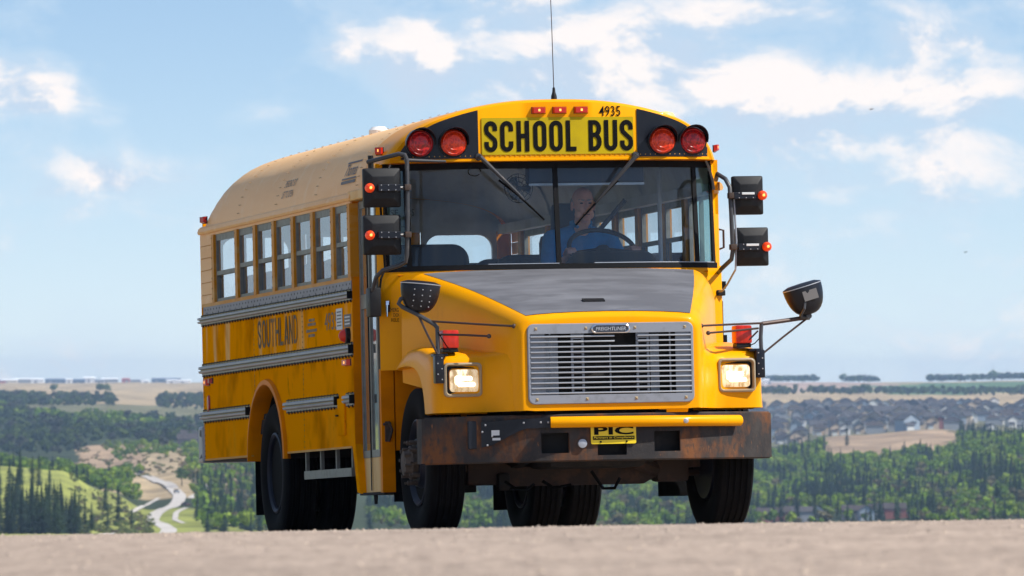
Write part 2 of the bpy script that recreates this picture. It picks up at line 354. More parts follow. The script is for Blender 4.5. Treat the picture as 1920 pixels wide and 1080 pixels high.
def glyph(ch, w, h, t):
    x0, x1, y0, y1 = t / 2, w - t / 2, t / 2, h - t / 2; xm = (x0 + x1) / 2; r = (x1 - x0) / 2; ry = r * 1.05; e = t / 2
    top = arcp(xm, y1 - ry, r, ry, 0, 180); bot = arcp(xm, y0 + ry, r, ry, 180, 360)
    if ch == 'S': return [[(x1, .68 * h)] + top + [(x0, .70 * h), (x0 + .05 * w, .62 * h), (xm, .50 * h), (x1 - .05 * w, .39 * h), (x1, .31 * h)] + list(reversed(arcp(xm, y0 + ry, r, ry, 180, 360))) + [(x0, .33 * h)]]
    if ch == 'C': return [[(x1, .66 * h)] + top + bot + [(x1, .34 * h)]]
    if ch == 'O': return [[(x1, h / 2)] + top + bot + [(x1, h / 2)]]
    if ch == 'U': return [[(x0, h)] + bot + [(x1, h)]]
    if ch == 'H': return [[(x0, 0), (x0, h)], [(x1, 0), (x1, h)], [(x0, h * .51), (x1, h * .51)]]
    if ch == 'L': return [[(x0, 0), (x0, h)], [(x0, y0), (w * .93, y0)]]
    if ch == 'T': return [[(xm, 0), (xm, h)], [(0, y1), (w, y1)]]
    if ch == 'A': return [[(x0 - e * .4, 0), (xm - e * .2, h)], [(x1 + e * .4, 0), (xm + e * .2, h)], [(x0 + .1 * w, .25 * h), (x1 - .1 * w, .25 * h)]]
    if ch == 'N': return [[(x0, 0), (x0, h)], [(x1, 0), (x1, h)], [(x0, h - e * .6), (x1, e * .6)]]
    if ch in 'DB':
        q = w * .42
        if ch == 'D': return [[(x0, 0), (x0, h)], [(x0, y1), (w - q - e, y1)] + arcp(w - q - e, y1 - q, q, q, 90, 0) + arcp(w - q - e, y0 + q, q, q, 0, -90) + [(x0, y0)]]
        ym = h * .52; r1 = (y1 - ym) / 2; r2 = (ym - y0) / 2; xa = x1 - min(r1, .5 * w) * .8
        return [[(x0, 0), (x0, h)], [(x0, y1), (xa, y1)] + arcp(xa, ym + r1, x1 - xa - .02 * w, r1, 90, -90) + [(x0, ym)], [(xa, ym)] + arcp(xa, y0 + r2, x1 - xa, r2, 90, -90) + [(x0, y0)]]
def stroke_text(items, h, t, F, m, name, parent):
    """items: (letter, left edge, width); F maps (u, v) with v from 0 to h"""
    b = MB()
    for k, (ch, u0, w) in enumerate(items):
        for j, path in enumerate(glyph(ch, w, h, t)):
            L, R_ = ribbon(path, t)
            b.grid([[F(u0 + p.x, p.y, j) for p in L], [F(u0 + p.x, p.y, j) for p in R_]])
    return b.build(name, m, parent)
def rivets(pts, d, r, name, m, parent, h=None):
    """small pyramidal heads; d = outward axis vector"""
    b = MB(); d = Vector(d); a = d.orthogonal().normalized(); c = d.cross(a).normalized(); h = h or r * .7
    for p in pts:
        p = Vector(p)
        b.add([p + a * r, p + c * r, p - a * r, p - c * r, p + d * h], [(0, 1, 4), (1, 2, 4), (2, 3, 4), (3, 0, 4)])
    o = b.build(name, m, parent, kind='stuff'); return o

# ------------------------------------------------ roof
RX = [0, .3, .57, .8, .95, 1.08, 1.15, 1.19, 1.215, 1.22]
RZ = [3.0, 2.99, 2.95, 2.89, 2.83, 2.735, 2.645, 2.56, 2.47, 2.40]
def smooth_curve(xs, ys, n=12):
    out = []
    P = [Vector((a, b)) for a, b in zip(xs, ys)]
    for i in range(len(P) - 1):
        p0 = P[max(i - 1, 0)] if i else Vector((-P[1].x, P[1].y)); p1 = P[i]; p2 = P[i + 1]; p3 = P[min(i + 2, len(P) - 1)]
        for k in range(n):
            t = k / n
            out.append(0.5 * (2 * p1 + (p2 - p0) * t + (2 * p0 - 5 * p1 + 4 * p2 - p3) * t * t + (3 * p1 - p0 - 3 * p2 + p3) * t ** 3))
    out.append(P[-1]); return out
HALF = smooth_curve(RX, RZ)
def roof_arc(zmin, n=41, sx=1.0, sz=1.0, z0=2.42):
    h = [(p.x, p.y) for p in HALF if p.y > zmin] + [(interp(-zmin, [-p.y for p in HALF], [p.x for p in HALF]), zmin)]
    L = [(-x, z) for x, z in reversed(h)] + h[1:]
    a = np.array(L); d = np.r_[0, np.cumsum(np.hypot(*np.diff(a, axis=0).T))]; t = np.linspace(0, d[-1], n)
    return [(float(np.interp(q, d, a[:, 0])) * sx, z0 + (float(np.interp(q, d, a[:, 1])) - z0) * sz) for q in t]
def roof_z(x): return interp(abs(x), [p.x for p in HALF], [p.y for p in HALF])
rb = MB(); rows = []
for y in (.48, 1.2, 2, 2.8, 3.6, 4.4, 5.2, 5.7): rows.append([(x, y, z) for x, z in roof_arc(2.42)])
for k in range(1, 11):
    a = k / 10 * pi / 2; f = cos(a); y = 5.7 + .80 * sin(a)
    rows.append([(x * (1 - .035 * (1 - f)), y, z) for x, z in roof_arc(2.42, sz=f if k < 10 else .06)])
rb.grid(rows)
rb.build('roof', M['tan'], BUS, True, 50)
ROOFSEAM = [.62, 2.05, 3.5, 4.95]
pts = []
for y in ROOFSEAM + [5.75, 6.05]:
    for dy in (-.022, .022):
        for x, z in roof_arc(2.46, 47):
            if y < 5.5: pts.append((x * 1.005, y + dy, 2.42 + (z - 2.42) * 1.008))
rb = MB()
for p in pts:
    r = .0055; x, y, z = p; s = r
    rb.add([(x - s, y - s, z), (x + s, y - s, z), (x + s, y + s, z), (x - s, y + s, z), (x * 1.006, y, z + s)], [(0, 1, 4), (1, 2, 4), (2, 3, 4), (3, 0, 4)])
rb.build('roof_rivets', M['rivet'], BUS, kind='stuff')
# ceiling lining, seen through the windows
MB().grid([[(x * .965, y, z - .05) for x, z in roof_arc(2.42, sz=f_)] for y, f_ in ((-.06, 1), (1.5, 1), (3, 1), (4.5, 1), (5.65, 1), (6.0, .92), (6.2, .77), (6.40, .46))]).build('ceiling_lining', M['inner'], BUS, True, 60)
for y in (.9, 2.05, 3.5, 4.95):
    MB().grid([[(x * .955, yy, z - .062) for x, z in roof_arc(2.42)] for yy in (y - .04, y + .04)]).build('ceiling_bow', M['inner'], BUS, True, 60)

# ------------------------------------------------ front cap (visor) over the windscreen
VB = 2.572
def vis_y(x): return -.315 * (1 - min(1, abs(x) / 1.27) ** 7)
cb = MB(); rings = []
NA = 49
def cap_ring(sc, dy, zmin, ydir=None):
    A = roof_arc(zmin, NA); R = []
    for x, z in A:
        X = x * sc; Zz = VB + (z - VB) * sc if z > VB else z
        y = (vis_y(x) + dy) if ydir is None else ydir
        R.append((X, y, Zz))
    return R
r1 = cap_ring(.945, 0, VB + .002)
cb.grid([[(p[0], p[1], VB) for p in r1], r1, cap_ring(.972, .010, VB), cap_ring(.99, .040, VB), cap_ring(1.0, .095, VB), [(x, max(vis_y(x) + .2, -.02), z) for x, _, z in cap_ring(1.0, .2, 2.545)],
         cap_ring(1.0, 0, 2.50, .18), cap_ring(1.0, 0, 2.44, .36), cap_ring(1.001, 0, 2.42, .5)])
cap = cb.build('front_cap', M['paint'], BUS, True, 40)
# underside lip of the cap and the rivet row above the windscreen
MB().grid([[(x, vis_y(x) - .006, VB), (x, vis_y(x) - .006, VB + .012), (x, vis_y(x) + .002, VB + .016)] for x in np.linspace(-1.10, 1.10, 41)]).build('cap_lip', M['paint'], cap, True)
MB().grid([[(x, vis_y(x) - .002, VB), (x, .3, VB - .004)] for x in np.linspace(-1.14, 1.14, 31)]).build('cap_underside', M['jamb'], cap, True)
rivets([(x, vis_y(x) - .003, VB + .036) for x in np.linspace(-1.08, 1.08, 62)], (0, -1, 0), .006, 'cap_rivets', M['post'], cap)
def blk_top(x): return VB + (roof_z(x / .955) - VB) * .955 - .006
for s in (-1, 1):
    b = MB(); xs = np.linspace(.562, 1.088, 22)
    rowsb = []
    for x in xs:
        zt = blk_top(x)
        rowsb.append([(s * x, vis_y(x) - .004, lerp(VB + .02, zt, k / 6)) for k in range(7)])
    b.grid(rowsb); b.build('warning_panel', M['black'], cap, True)
b = MB(); q = rrect(0, 2.742, 1.075, .255, .006, 2); b.prism([(u, vis_y(u) - .006, v) for u, v in q], (0, .006, 0)); sign = b.build('sign_board', M['signyel'], BUS)
F_sign = lambda u, v: (u + .008, -.3245, 2.7415 + v)
for ch, p0, wpx in (('S', 906, 24.5), ('C', 936, 24.5), ('H', 966.7, 24), ('O', 998, 25), ('O', 1028.6, 25), ('L', 1059.5, 21), ('B', 1102.3, 24.5), ('U', 1131.6, 25), ('S', 1161.6, 24.5)):
    stroke_text([(ch, (p0 - 1044.4) * .00376, wpx * .00376)], .213, .0315, lambda u, v, j: (u, -.3235 - .0006 * j, 2.634 + v), M['letter'], 'letter', sign)
text('4935', .150, .070, lambda u, v: (.373 + u, vis_y(.37) - .004, 2.909 + v), M['letter'], 'fleet_number', cap, bold=.004)
def warning_lamp(x, z, m):
    y0 = vis_y(x) - .004; Fm = lambda u, v, a: (x + u, y0 - a, z + v)
    o = MB().lathe([(.100, 0), (.102, .015), (.094, .022), (.093, .012)], Fm, 28, True).build('warning_lamp', M['black'], BUS, True)
    MB().lathe([(.093, .010), (.090, .024), (.078, .036), (.074, .034), (.050, .046), (.046, .044), (.02, .052), (0.0001, .053)], Fm, 28).build('lens', m, o, True, 25)
    b = MB(); rows = []
    for k in range(15):
        a = radians(-8 + 196 * k / 14); L = .035 + .085 * max(0, sin(a)) ** .7
        rows.append([(x + .103 * cos(a), y0, z + .103 * sin(a)), (x + .106 * cos(a), y0 - L, z + .106 * sin(a)), (x + .101 * cos(a), y0 - L, z + .101 * sin(a)), (x + .099 * cos(a), y0, z + .099 * sin(a))])
    b.grid(rows); b.build('lamp_hood', M['black'], o, True, 40)
for x, m in ((-.965, 'lred'), (-.739, 'lorange'), (.739, 'lorange'), (.967, 'lred')): warning_lamp(x, 2.701, M[m])
def marker(x, y, z, w, h, m, axis=(0, -1, 0), lit=True, name='marker_lamp', d=.03):
    a = Vector(axis); up = Vector((0, 0, 1)); r = up.cross(a).normalized()
    def box(wx, hz, d0, d1, dz=0):
        b = MB(); c = Vector((x, y, z + dz)); vs = []
        for k, dd in enumerate((d0, d1)):
            f = 1 - .18 * k
            for su, sv in ((-1, -1), (1, -1), (1, 1), (-1, 1)): vs.append(c + r * su * wx / 2 * f + up * sv * hz / 2 * f + a * dd)
        return b.add(vs, [(3, 2, 1, 0), (4, 5, 6, 7), (0, 1, 5, 4), (1, 2, 6, 5), (2, 3, 7, 6), (3, 0, 4, 7)])
    o = box(w * 1.12, h * 1.15, -.004, .006).build(name, M['black'], BUS)
    box(w, h, .005, d).build('lens', m, o)
    if lit: box(w * .16, h * .4, d - .004, d + .002).build('filament', M['spark'], o)
    return o
for x in (-.132, .016, .168): marker(x, vis_y(x), 2.918, .098, .045, M['lredlit'], lit=True)
# small lamps at the roof corners
marker(-1.165, .12, 2.67, .055, .05, M['lredlit'], (-.55, -.8, .15)); marker(1.185, -.03, 2.655, .05, .045, M['lredlit'], (.8, -.5, .3))
marker(-1.21, 6.36, 2.475, .07, .05, M['lred'], (-.9, -.3, 0.1), lit=False)

# ------------------------------------------------ windscreen
def bow(x): return -.275 * (1 - min(1, abs(x) / 1.225) ** 3.4)
def wy(x, z): return bow(x) + .10 * (z - 1.85)
def ws_strip(x0, x1, z0, z1, dy, n=12, th=.02):
    xs = np.linspace(x0, x1, n)
    rows = [[(x, wy(x, z0) + dy, z0), (x, wy(x, z1) + dy, z1), (x, wy(x, z1) + dy + th, z1), (x, wy(x, z0) + dy + th, z0)] for x in xs]
    b = MB(); b.grid(rows, close=True); b.ngon(rows[0]); b.ngon(rows[-1]); return b
fr = ws_strip(-1.165, 1.165, 2.525, 2.572, -.008, 40)
wsf = fr.build('windscreen_frame', M['gasket'], BUS, True)
ws_strip(-1.185, 1.185, 1.825, 1.862, -.010, 40).build('bottom_gasket', M['gasket'], wsf, True)
ws_strip(-.045, .045, 1.858, 1.863, -.014, 4, .006)
ws_strip(.25, 1.16, 1.862, 1.867, -.011, 16, .004).build('bright_trim', M['slat'], wsf, True)
ws_strip(-.5, .0, 1.862, 1.866, -.011, 8, .004).build('bright_trim', M['slat'], wsf, True)
def ws_post(x0, x1, dy=-.008):
    b = MB(); rows = []
    for z in np.linspace(1.84, 2.55, 6):
        rows.append([(x0, wy(x0, z) + dy, z), (x1, wy(x1, z) + dy, z), (x1, wy(x1, z) + dy + .03, z), (x0, wy(x0, z) + dy + .03, z)])
    b.grid(rows, close=True); return b
ws_post(-.016, .016).build('centre_post', M['gasket'], wsf)
for s in (-1, 1):
    ws_post(min(s * 1.008, s * 1.04), max(s * 1.008, s * 1.04)).build('side_post', M['gasket'], wsf)
    ws_post(min(s * 1.15, s * 1.175), max(s * 1.15, s * 1.175), -.004).build('outer_post', M['gasket'], wsf)
def pane(x0, x1, m, name, n=14):
    xs = np.linspace(x0, x1, n)
    return MB().grid([[(x, wy(x, z) + .004, z) for z in np.linspace(1.855, 2.535, 4)] for x in xs]).build(name, m, BUS, True)
pane(-1.012, -.012, M['wglass'], 'windscreen_pane'); pane(.012, 1.012, M['wglass'], 'windscreen_pane')
pane(-1.155, -1.036, M['qglass'], 'quarter_pane', 5); pane(1.036, 1.155, M['qglass'], 'quarter_pane', 5)
text('SE', .055, .046, lambda u, v: (-1.105 + u, wy(1.105, 2.235) - .004, 2.235 + v), M['letglass'], 'glass_lettering', wsf); text('RS', .045, .046, lambda u, v: (-1.0 + u, wy(1.0, 2.235) - .004, 2.235 + v), M['letglass'], 'glass_lettering', wsf)
# front corner pillars
for s in (-1, 1):
    b = MB(); rows = []
    for z in (1.80, 2.2, 2.58):
        rows.append([(s * 1.17, wy(1.17, z) - .004, z), (s * 1.195, wy(1.195, z), z), (s * 1.22, .03, z), (s * 1.22, .09, z), (s * 1.17, .09, z)])
    b.grid(rows, close=True); b.build('corner_pillar', M['paint'], BUS, True, 30)
def wiper(pv, tip, name):
    p = Vector(pv); t = Vector(tip); d = (t - p); m1 = p + d * .58; off = Vector((0, -.045, 0))
    o = MB().tube([p, p + off * .9, m1 + off * .8, m1 + d * .1 + off * .5], [.017, .016, .011, .008], 8).build(name, M['pipe'], BUS, True)
    MB().tube([p + d * .30 + Vector((0, -.012, -.03)), p + d * .60 + Vector((0, -.02, -.006)), t + Vector((0, -.01, 0))], [.008, .009, .006], 6).build('wiper_blade', M['rubber'], o, True)
    MB().lathe([(.001, -.03), (.025, -.03), (.026, 0), (.02, .01)], lambda u, v, a: (p.x + u, p.y - a, p.z + v), 12).build('pivot', M['pipe'], o, True)
    return o
wiper((-.565, vis_y(.56) - .02, 2.60), (-.095, wy(.1, 2.16) - .01, 2.165), 'wiper')
wiper((.545, vis_y(.56) - .02, 2.60), (.125, wy(.12, 2.13) - .01, 2.125), 'wiper')
wl_ = [(-.60 + .045 * cos(a), vis_y(.6) - .03, 2.50 + .03 * sin(a)) for a in np.linspace(0, 5.6, 14)]
MB().tube(wl_, .004, 5).build('wiper_hose', M['rubber'], BUS, True)

# ------------------------------------------------ cowl below the windscreen
b = MB(); xs = np.linspace(-1.22, 1.22, 41)
b.grid([[(x, bow(x) - .004, 1.84), (x, bow(x) - .012, 1.815), (x, bow(x) - .012, 1.5), (x, bow(x) - .012, 1.15)] for x in xs])
cowl = b.build('cowl', M['paint'], BUS, True, 50)
for s in (-1, 1):
    MB().box(min(s * 1.13, s * 1.221), max(s * 1.13, s * 1.221), -.016, .06, .312 if s < 0 else .66, 1.16).build('cowl_side_panel', M['jamb'], BUS)
    MB().box(min(s * 1.12, s * .62), max(s * 1.12, s * .62), -.02, .02, .60, 1.2).build('wheel_well_back', M['jamb'], BUS)
MB().tube([(-1.1, bow(1.1) - .014, 1.80), (-.6, bow(.6) - .014, 1.80), (0, bow(0) - .014, 1.805), (.6, bow(.6) - .014, 1.80), (1.1, bow(1.1) - .014, 1.80)], .006, 6).build('cowl_seam', M['jamb'], cowl, True)
text('EMERGENCY', .125, .026, lambda u, v: (-1.105 + u, bow(1.105) - .016, 1.565 + v), M['letter'], 'release_lettering', cowl)
text('DOOR', .066, .024, lambda u, v: (-1.105 + u, bow(1.105) - .016, 1.530 + v), M['letter'], 'release_lettering', cowl)
text('RELEASE', .10, .024, lambda u, v: (-1.105 + u, bow(1.105) - .016, 1.495 + v), M['letter'], 'release_lettering', cowl)
b = MB().bbox(-1.185, -1.155, -.075, -.05, 1.55, 1.63, .006); b.tube([(-1.175, -.08, 1.60), (-1.178, -.085, 1.52)], [.011, .006], 8)
b.build('release_handle', M['chrome'], BUS, True)

# ------------------------------------------------ hood
def hood_sec(y, lift=0.0):
    t = (y + .3) / -1.4; t = min(1, max(-.05, t))
    wt_ = lerp(.955, .565, t) + .015 * sin(pi * t); zt = lerp(1.797, 1.455, t) + .028 * sin(pi * t)
    ws = lerp(1.092, .632, t) + .02 * sin(pi * t); zs = zt - lerp(.21, .085, t); zb = lerp(1.05, .822, t)
    L = [(0, zt + .022), (.33 * wt_, zt + .0205), (.66 * wt_, zt + .014), (.88 * wt_, zt + .006), (wt_, zt - .002)]
    for k in range(1, 7):
        a = k / 6; P0 = (wt_, zt - .002); P1 = (lerp(wt_, ws, .80), zt - .03); P2 = (ws, zs)
        L.append(tuple((1 - a) ** 2 * P0[i] + 2 * a * (1 - a) * P1[i] + a * a * P2[i] for i in (0, 1)))
    L += [(ws + .004, lerp(zs, zb, .33)), (ws + .006, lerp(zs, zb, .66)), (ws + .004, zb)]
    return L
def full(sec): return [(-x, z) for x, z in reversed(sec)] + sec[1:]
b = MB(); rows = [[(x, y, z) for x, z in full(hood_sec(y))] for y in np.linspace(-.24, -1.665, 16)]
S1 = full(hood_sec(-1.7)); cz = 1.13
def shrink(S_, d): return [(x - d * (1 if x > 0 else -1) * min(1, abs(x) / .3), z - d * (1 if z > cz else -0.15) * (min(1, (z - cz) / .2) if z > cz else 1)) for x, z in S_]
rows += [[(x, -1.692, z) for x, z in shrink(S1, .008)], [(x, -1.708, z) for x, z in shrink(S1, .022)], [(x, -1.712, z) for x, z in shrink(S1, .036)]]
b.grid(rows)
# front face ring round the grille opening
outer = [(x, z) for x, z in shrink(S1, .036)]; n = len(outer)
GX, GZ0, GZ1 = .572, .868, 1.402
def on_rect(x, z):
    # nearest point of the rounded grille opening in the same direction
    R_ = rrect(0, (GZ0 + GZ1) / 2, 2 * GX, GZ1 - GZ0, .05, 6); c = Vector((0, (GZ0 + GZ1) / 2)); d = Vector((x, z)) - c; a = math.atan2(d.y / .29, d.x / .6)
    best = min(R_, key=lambda p: abs(math.remainder(math.atan2((p[1] - c.y) / .29, p[0] / .6) - a, 2 * pi))); return best
bot = [(x, .822) for x in np.linspace(outer[-1][0], outer[0][0], 17)][1:-1]
ringo = outer + bot
bevel = [on_rect(*p) for p in ringo]
b.grid([[(x, -1.712, z) for x, z in ringo], [(x, -1.712, z) for x, z in bevel], [(x * .99, -1.69, (z - 1.135) * .985 + 1.135) for x, z in bevel]], close=True)
b.grid([[(x, -1.712, z) for x, z in bot], [(x, -1.60, z) for x, z in bot]])
hood = b.build('hood', M['paint'], BUS, True, 38)
b = MB(); rows = []
for y in np.linspace(-.265, -1.672, 14):
    s5 = hood_sec(y)[:5]; rows.append([(x * .992, y, z + .0035) for x, z in full(s5)])
b.grid(rows); b.build('hood_top_panel', M['hoodgrey'], hood, True)
MB().box(-.115, .035, -1.45, -1.40, 0, .014, lambda x, y, z: (x, y, hood_sec(y)[0][1] + z + .001)).build('hood_latch_slot', M['plastic'], hood)

# ------------------------------------------------ fenders
FO = lambda yf: [(yf, .825), (yf - .002, .93), (yf, 1.06), (yf + .008, 1.14), (yf + .032, 1.19), (yf + .09, 1.222), (yf + .25, 1.25), (-.95, 1.275), (-.72, 1.288), (-.52, 1.283), (-.36, 1.25), (-.26, 1.208), (-.19, 1.165)]
FI = [(-1.10, .825), (-1.088, .88), (-1.068, .94), (-1.038, .995), (-1.0, 1.04), (-.95, 1.083), (-.88, 1.118), (-.78, 1.146), (-.66, 1.16), (-.53, 1.166), (-.41, 1.164), (-.30, 1.160), (-.215, 1.150)]
for s in (-1, 1):
    b = MB(); rows = []
    for x, yf, ins in ((.58, -1.67, 0), (.64, -1.66, 0), (.69, -1.60, 0), (.73, -1.53, 0), (.77, -1.465, 0), (.81, -1.432, 0), (.88, -1.42, 0), (1.0, -1.412, 0), (1.075, -1.40, 0), (1.105, -1.392, .006), (1.128, -1.378, .018), (1.144, -1.355, .036), (1.150, -1.34, .06)):
        O = FO(yf); r = []
        for k, (y, z) in enumerate(O):
            iy, iz = FI[k]; d = Vector((iy - y, iz - z)); L = max(d.length, 1e-6); dd = d / L * min(ins, L * .6) if k > 0 else Vector((ins * .3, 0))
            zz = z + dd.y; rise = .03 * max(0, (.8 - x) / .2) if z > 1.1 else 0
            r.append((s * x, y + dd.x, zz + rise))
        rows.append(r)
    rows.append([(s * 1.152, lerp(o[1], i[0], .5), lerp(o[2], i[1], .5)) for o, i in zip(rows[-1], FI)])
    rows.append([(s * 1.150, y, z) for y, z in FI])
    rows.append([(s * 1.135, y + .004, z - .006) for y, z in FI])
    rows.append([(s * .72, y + .004, z - .006) for y, z in FI])
    b.grid(rows)
    fd = b.build('fender', M['paint'], hood, True, 42)
    # recessed ledge line under the headlight and clearance lamp on top
    lx = s * 1.02; m_ = MB()
    lo = MB().bbox(lx - .052, lx + .052, -1.36, -1.25, 1.235, 1.262, .006).build('fender_lamp', M['plastic'], BUS)
    MB().bbox(lx - .057, lx + .057, -1.37, -1.24, 1.262, 1.385, .014).build('lens', M['lbeacon'], lo, True)
    # headlight
    hx = s * .948 if s > 0 else -.955; hz = 1.046; y0 = -1.418
    ring = lambda w, h, r, y: [(hx + u, y, hz + v) for u, v in rrect(0, 0, w, h, r, 5)]
    hb = MB(); hb.grid([ring(.262, .232, .03, y0 + .01), ring(.258, .228, .03, y0 - .018), ring(.238, .208, .026, y0 - .022), ring(.222, .190, .022, y0 - .008), ring(.215, .184, .02, y0 + .02)], close=True)
    hl = hb.build('headlight', M['bezel'], BUS, True, 30)
    rc = MB(); rc.grid([ring(.218, .188, .02, y0 + .012), ring(.19, .155, .03, y0 + .002)], close=True); rc.build('recess', M['plastic'], hl)
    ox = -.008 * s
    ring2 = lambda w, h, r, y, dz=-.006: [(hx + ox + u, y, hz + dz + v) for u, v in rrect(0, 0, w, h, r, 5)]
    lb = MB(); lb.grid([ring2(.196, .150, .022, y0 + .006), ring2(.196, .150, .022, y0 - .008), ring2(.15, .11, .02, y0 - .016), ring2(.05, .04, .01, y0 - .019)], close=True); lb.ngon(ring2(.05, .04, .01, y0 - .019))
    lb.build('lens', M['hlit'], hl, True, 50)
    for (du, dv, w, h) in ((.0, .014, .11, .034), (.012, -.026, .125, .030), (-.052, .004, .034, .06)):
        c = MB(); c.ngon([(hx + ox + du + u, y0 - .0205, hz - .006 + dv + v) for u, v in rrect(0, 0, w, h, min(w, h) * .45, 4)]); c.build('bulb_glow', M['hcore'], hl)
    # mirror bracket plate on the fender corner
    pb = MB().bbox(min(s * 1.085, s * 1.146), max(s * 1.085, s * 1.146), -1.435, -1.36, 1.025, 1.215, .008)
    pb.bbox(min(s * 1.05, s * 1.146), max(s * 1.05, s * 1.146), -1.40, -1.30, 1.205, 1.225, .006)
    plate = pb.build('mirror_bracket', M['black'], BUS, True)
    rivets([(s * (1.10 + .028 * (k % 2)), -1.436, 1.05 + .036 * k) for k in range(5)], (0, -1, 0), .006, 'bracket_rivets', M['slat'], plate)

# ------------------------------------------------ grille
gy = -1.716
b = MB()
oR = rrect(0, 1.135, 1.148, .540, .045, 6); iR = [(max(-.556, min(.556, u)), max(.926, min(1.338, v))) for u, v in oR]
b.grid([[(u, gy + .02, v) for u, v in oR], [(u, gy - .004, v) for u, v in oR], [(u * .99, gy - .010, (v - 1.135) * .985 + 1.135) for u, v in oR], [(u, gy - .010, v) for u, v in iR], [(u, gy + .03, v) for u, v in iR]], close=True)
gr = b.build('grille', M['grille'], BUS, True, 30)
MB().box(-.57, .57, -1.60, -1.57, .88, 1.39).build('radiator', M['dark'], gr)
for x0, x1 in ((-.46, -.34), (.30, .36)): MB().box(x0, x1, -1.615, -1.602, .93, 1.33).build('radiator_post', M['steel'], gr)
for s in (-1, 1):
    MB().box(min(s * .452, s * .556), max(s * .452, s * .556), gy + .006, gy + .012, .924, 1.341).build('end_plate', M['grille'], gr)
pitch = .0345
zs_ = [1.318 - k * pitch for k in range(12)]
slat_box = lambda x0, x1, z: MB().bbox(x0, x1, gy - .014, gy + .010, z - .0052, z + .0052, .003)
for k, z in enumerate(zs_[:11 + 1]):
    segs = [(-.556, -.185), (-.185, .028), (.185, .556)] if k < 2 else [(-.556, .556)]
    for x0, x1 in segs: slat_box(x0 + .001, x1 - .001, z).build('slat', M['slat'], gr, True)
for x in (-.262, -.188, .188, .262, 0.0, -.415, .415):
    w = .008 if abs(x) in (.262, .188) else .005
    MB().box(x - w, x + w, gy + .0105, gy + .018, .93 if x else .93, 1.338 if x else 1.26).build('upright', M['grille'], gr)
for xc in (-.225, .225):
    for k in range(13):
        z = 1.318 - k * pitch
        MB().box(xc - .028, xc + .028, gy + .011, gy + .016, z - .010 if k else 1.30, z + .008 if k else 1.338).build('tie_plate', M['grille'], gr)
rivets([(x, gy - .010, z) for x in (-.515, -.17, .17, .515) for z in (1.372, .897)], (0, -1, 0), .014, 'grille_bolts', M['bolt'], gr)
bd = MB(); q = rrect(0, 1.366, .268, .060, .0295, 8)
bd.grid([[(u, gy - .008, v) for u, v in q], [(u, gy - .022, v) for u, v in q], [(u * .94, gy - .027, (v - 1.366) * .8 + 1.366) for u, v in q], [(u * .90, gy - .022, (v - 1.366) * .66 + 1.366) for u, v in q]], close=True)
bg_ = bd.build('badge', M['chrome'], gr, True, 40)
MB().ngon([(u * .91, gy - .0225, (v - 1.366) * .68 + 1.366) for u, v in q]).build('badge_field', M['badge'], bg_)
text('FREIGHTLINER', .208, .025, lambda u, v: (u, gy - .0245, 1.366 + v), M['slat'], 'badge_lettering', bg_, bold=.012, shear=.2)
bg_.parent = BUS

# ------------------------------------------------ bumper
def by(x): return -1.735 + .43 * min(1.05, abs(x) / 1.2) ** 2.4
hx_ = sorted(set([-1.2, -1.1, -1.0, -.9, -.8, -.7, -.6, -.485, -.39, -.30, -.2, -.108, 0, .093, .2, .288, .38, .476, .6, .7, .8, .9, 1.0, 1.1, 1.17, 1.2]))
hz_ = [.488, .517, .537, .60, .673, .74, .79]
holes = [(-.485, -.30, .537, .673), (.288, .476, .537, .673), (-.108, .093, .517, .60)]
b = MB()
for i in range(len(hx_) - 1):
    for j in range(len(hz_) - 1):
        xa, xb, za, zb = hx_[i], hx_[i + 1], hz_[j], hz_[j + 1]; xm, zm = (xa + xb) / 2, (za + zb) / 2
        if any(h0 < xm < h1 and z0 < zm < z1 for h0, h1, z0, z1 in holes): continue
        b.add([(xa, by(xa), za), (xb, by(xb), za), (xb, by(xb), zb), (xa, by(xa), zb)], [(0, 1, 2, 3)])
for zf, dz in ((.79, 0), (.488, 0)):
    b.grid([[(x, by(x), zf), (x, by(x) + .012, zf + (.008 if zf > .6 else -.008)), (x, by(x) + .20, zf + (.008 if zf > .6 else -.008))] for x in hx_])
for h0, h1, z0, z1 in holes:
    xs = [x for x in hx_ if h0 <= x <= h1]
    for z in (z0, z1): b.grid([[(x, by(x), z), (x, by(x) + .03, z)] for x in xs])
    for x in (h0, h1): b.grid([[(x, by(x), z0), (x, by(x) + .03, z0)], [(x, by(x), z1), (x, by(x) + .03, z1)]])
for s in (-1, 1):
    b.grid([[(s * 1.2, by(1.2), z), (s * 1.216, by(1.2) + .02, z), (s * 1.22, by(1.2) + .06, z), (s * 1.22, by(1.2) + .16, z)] for z in (.488, .64, .79)])
bum = b.build('bumper', M['bumper'], BUS, True, 30)
MB().grid([[(x, by(x) + .10, .49), (x, by(x) + .10, .79)] for x in hx_]).build('bumper_backing', M['dark'], bum)
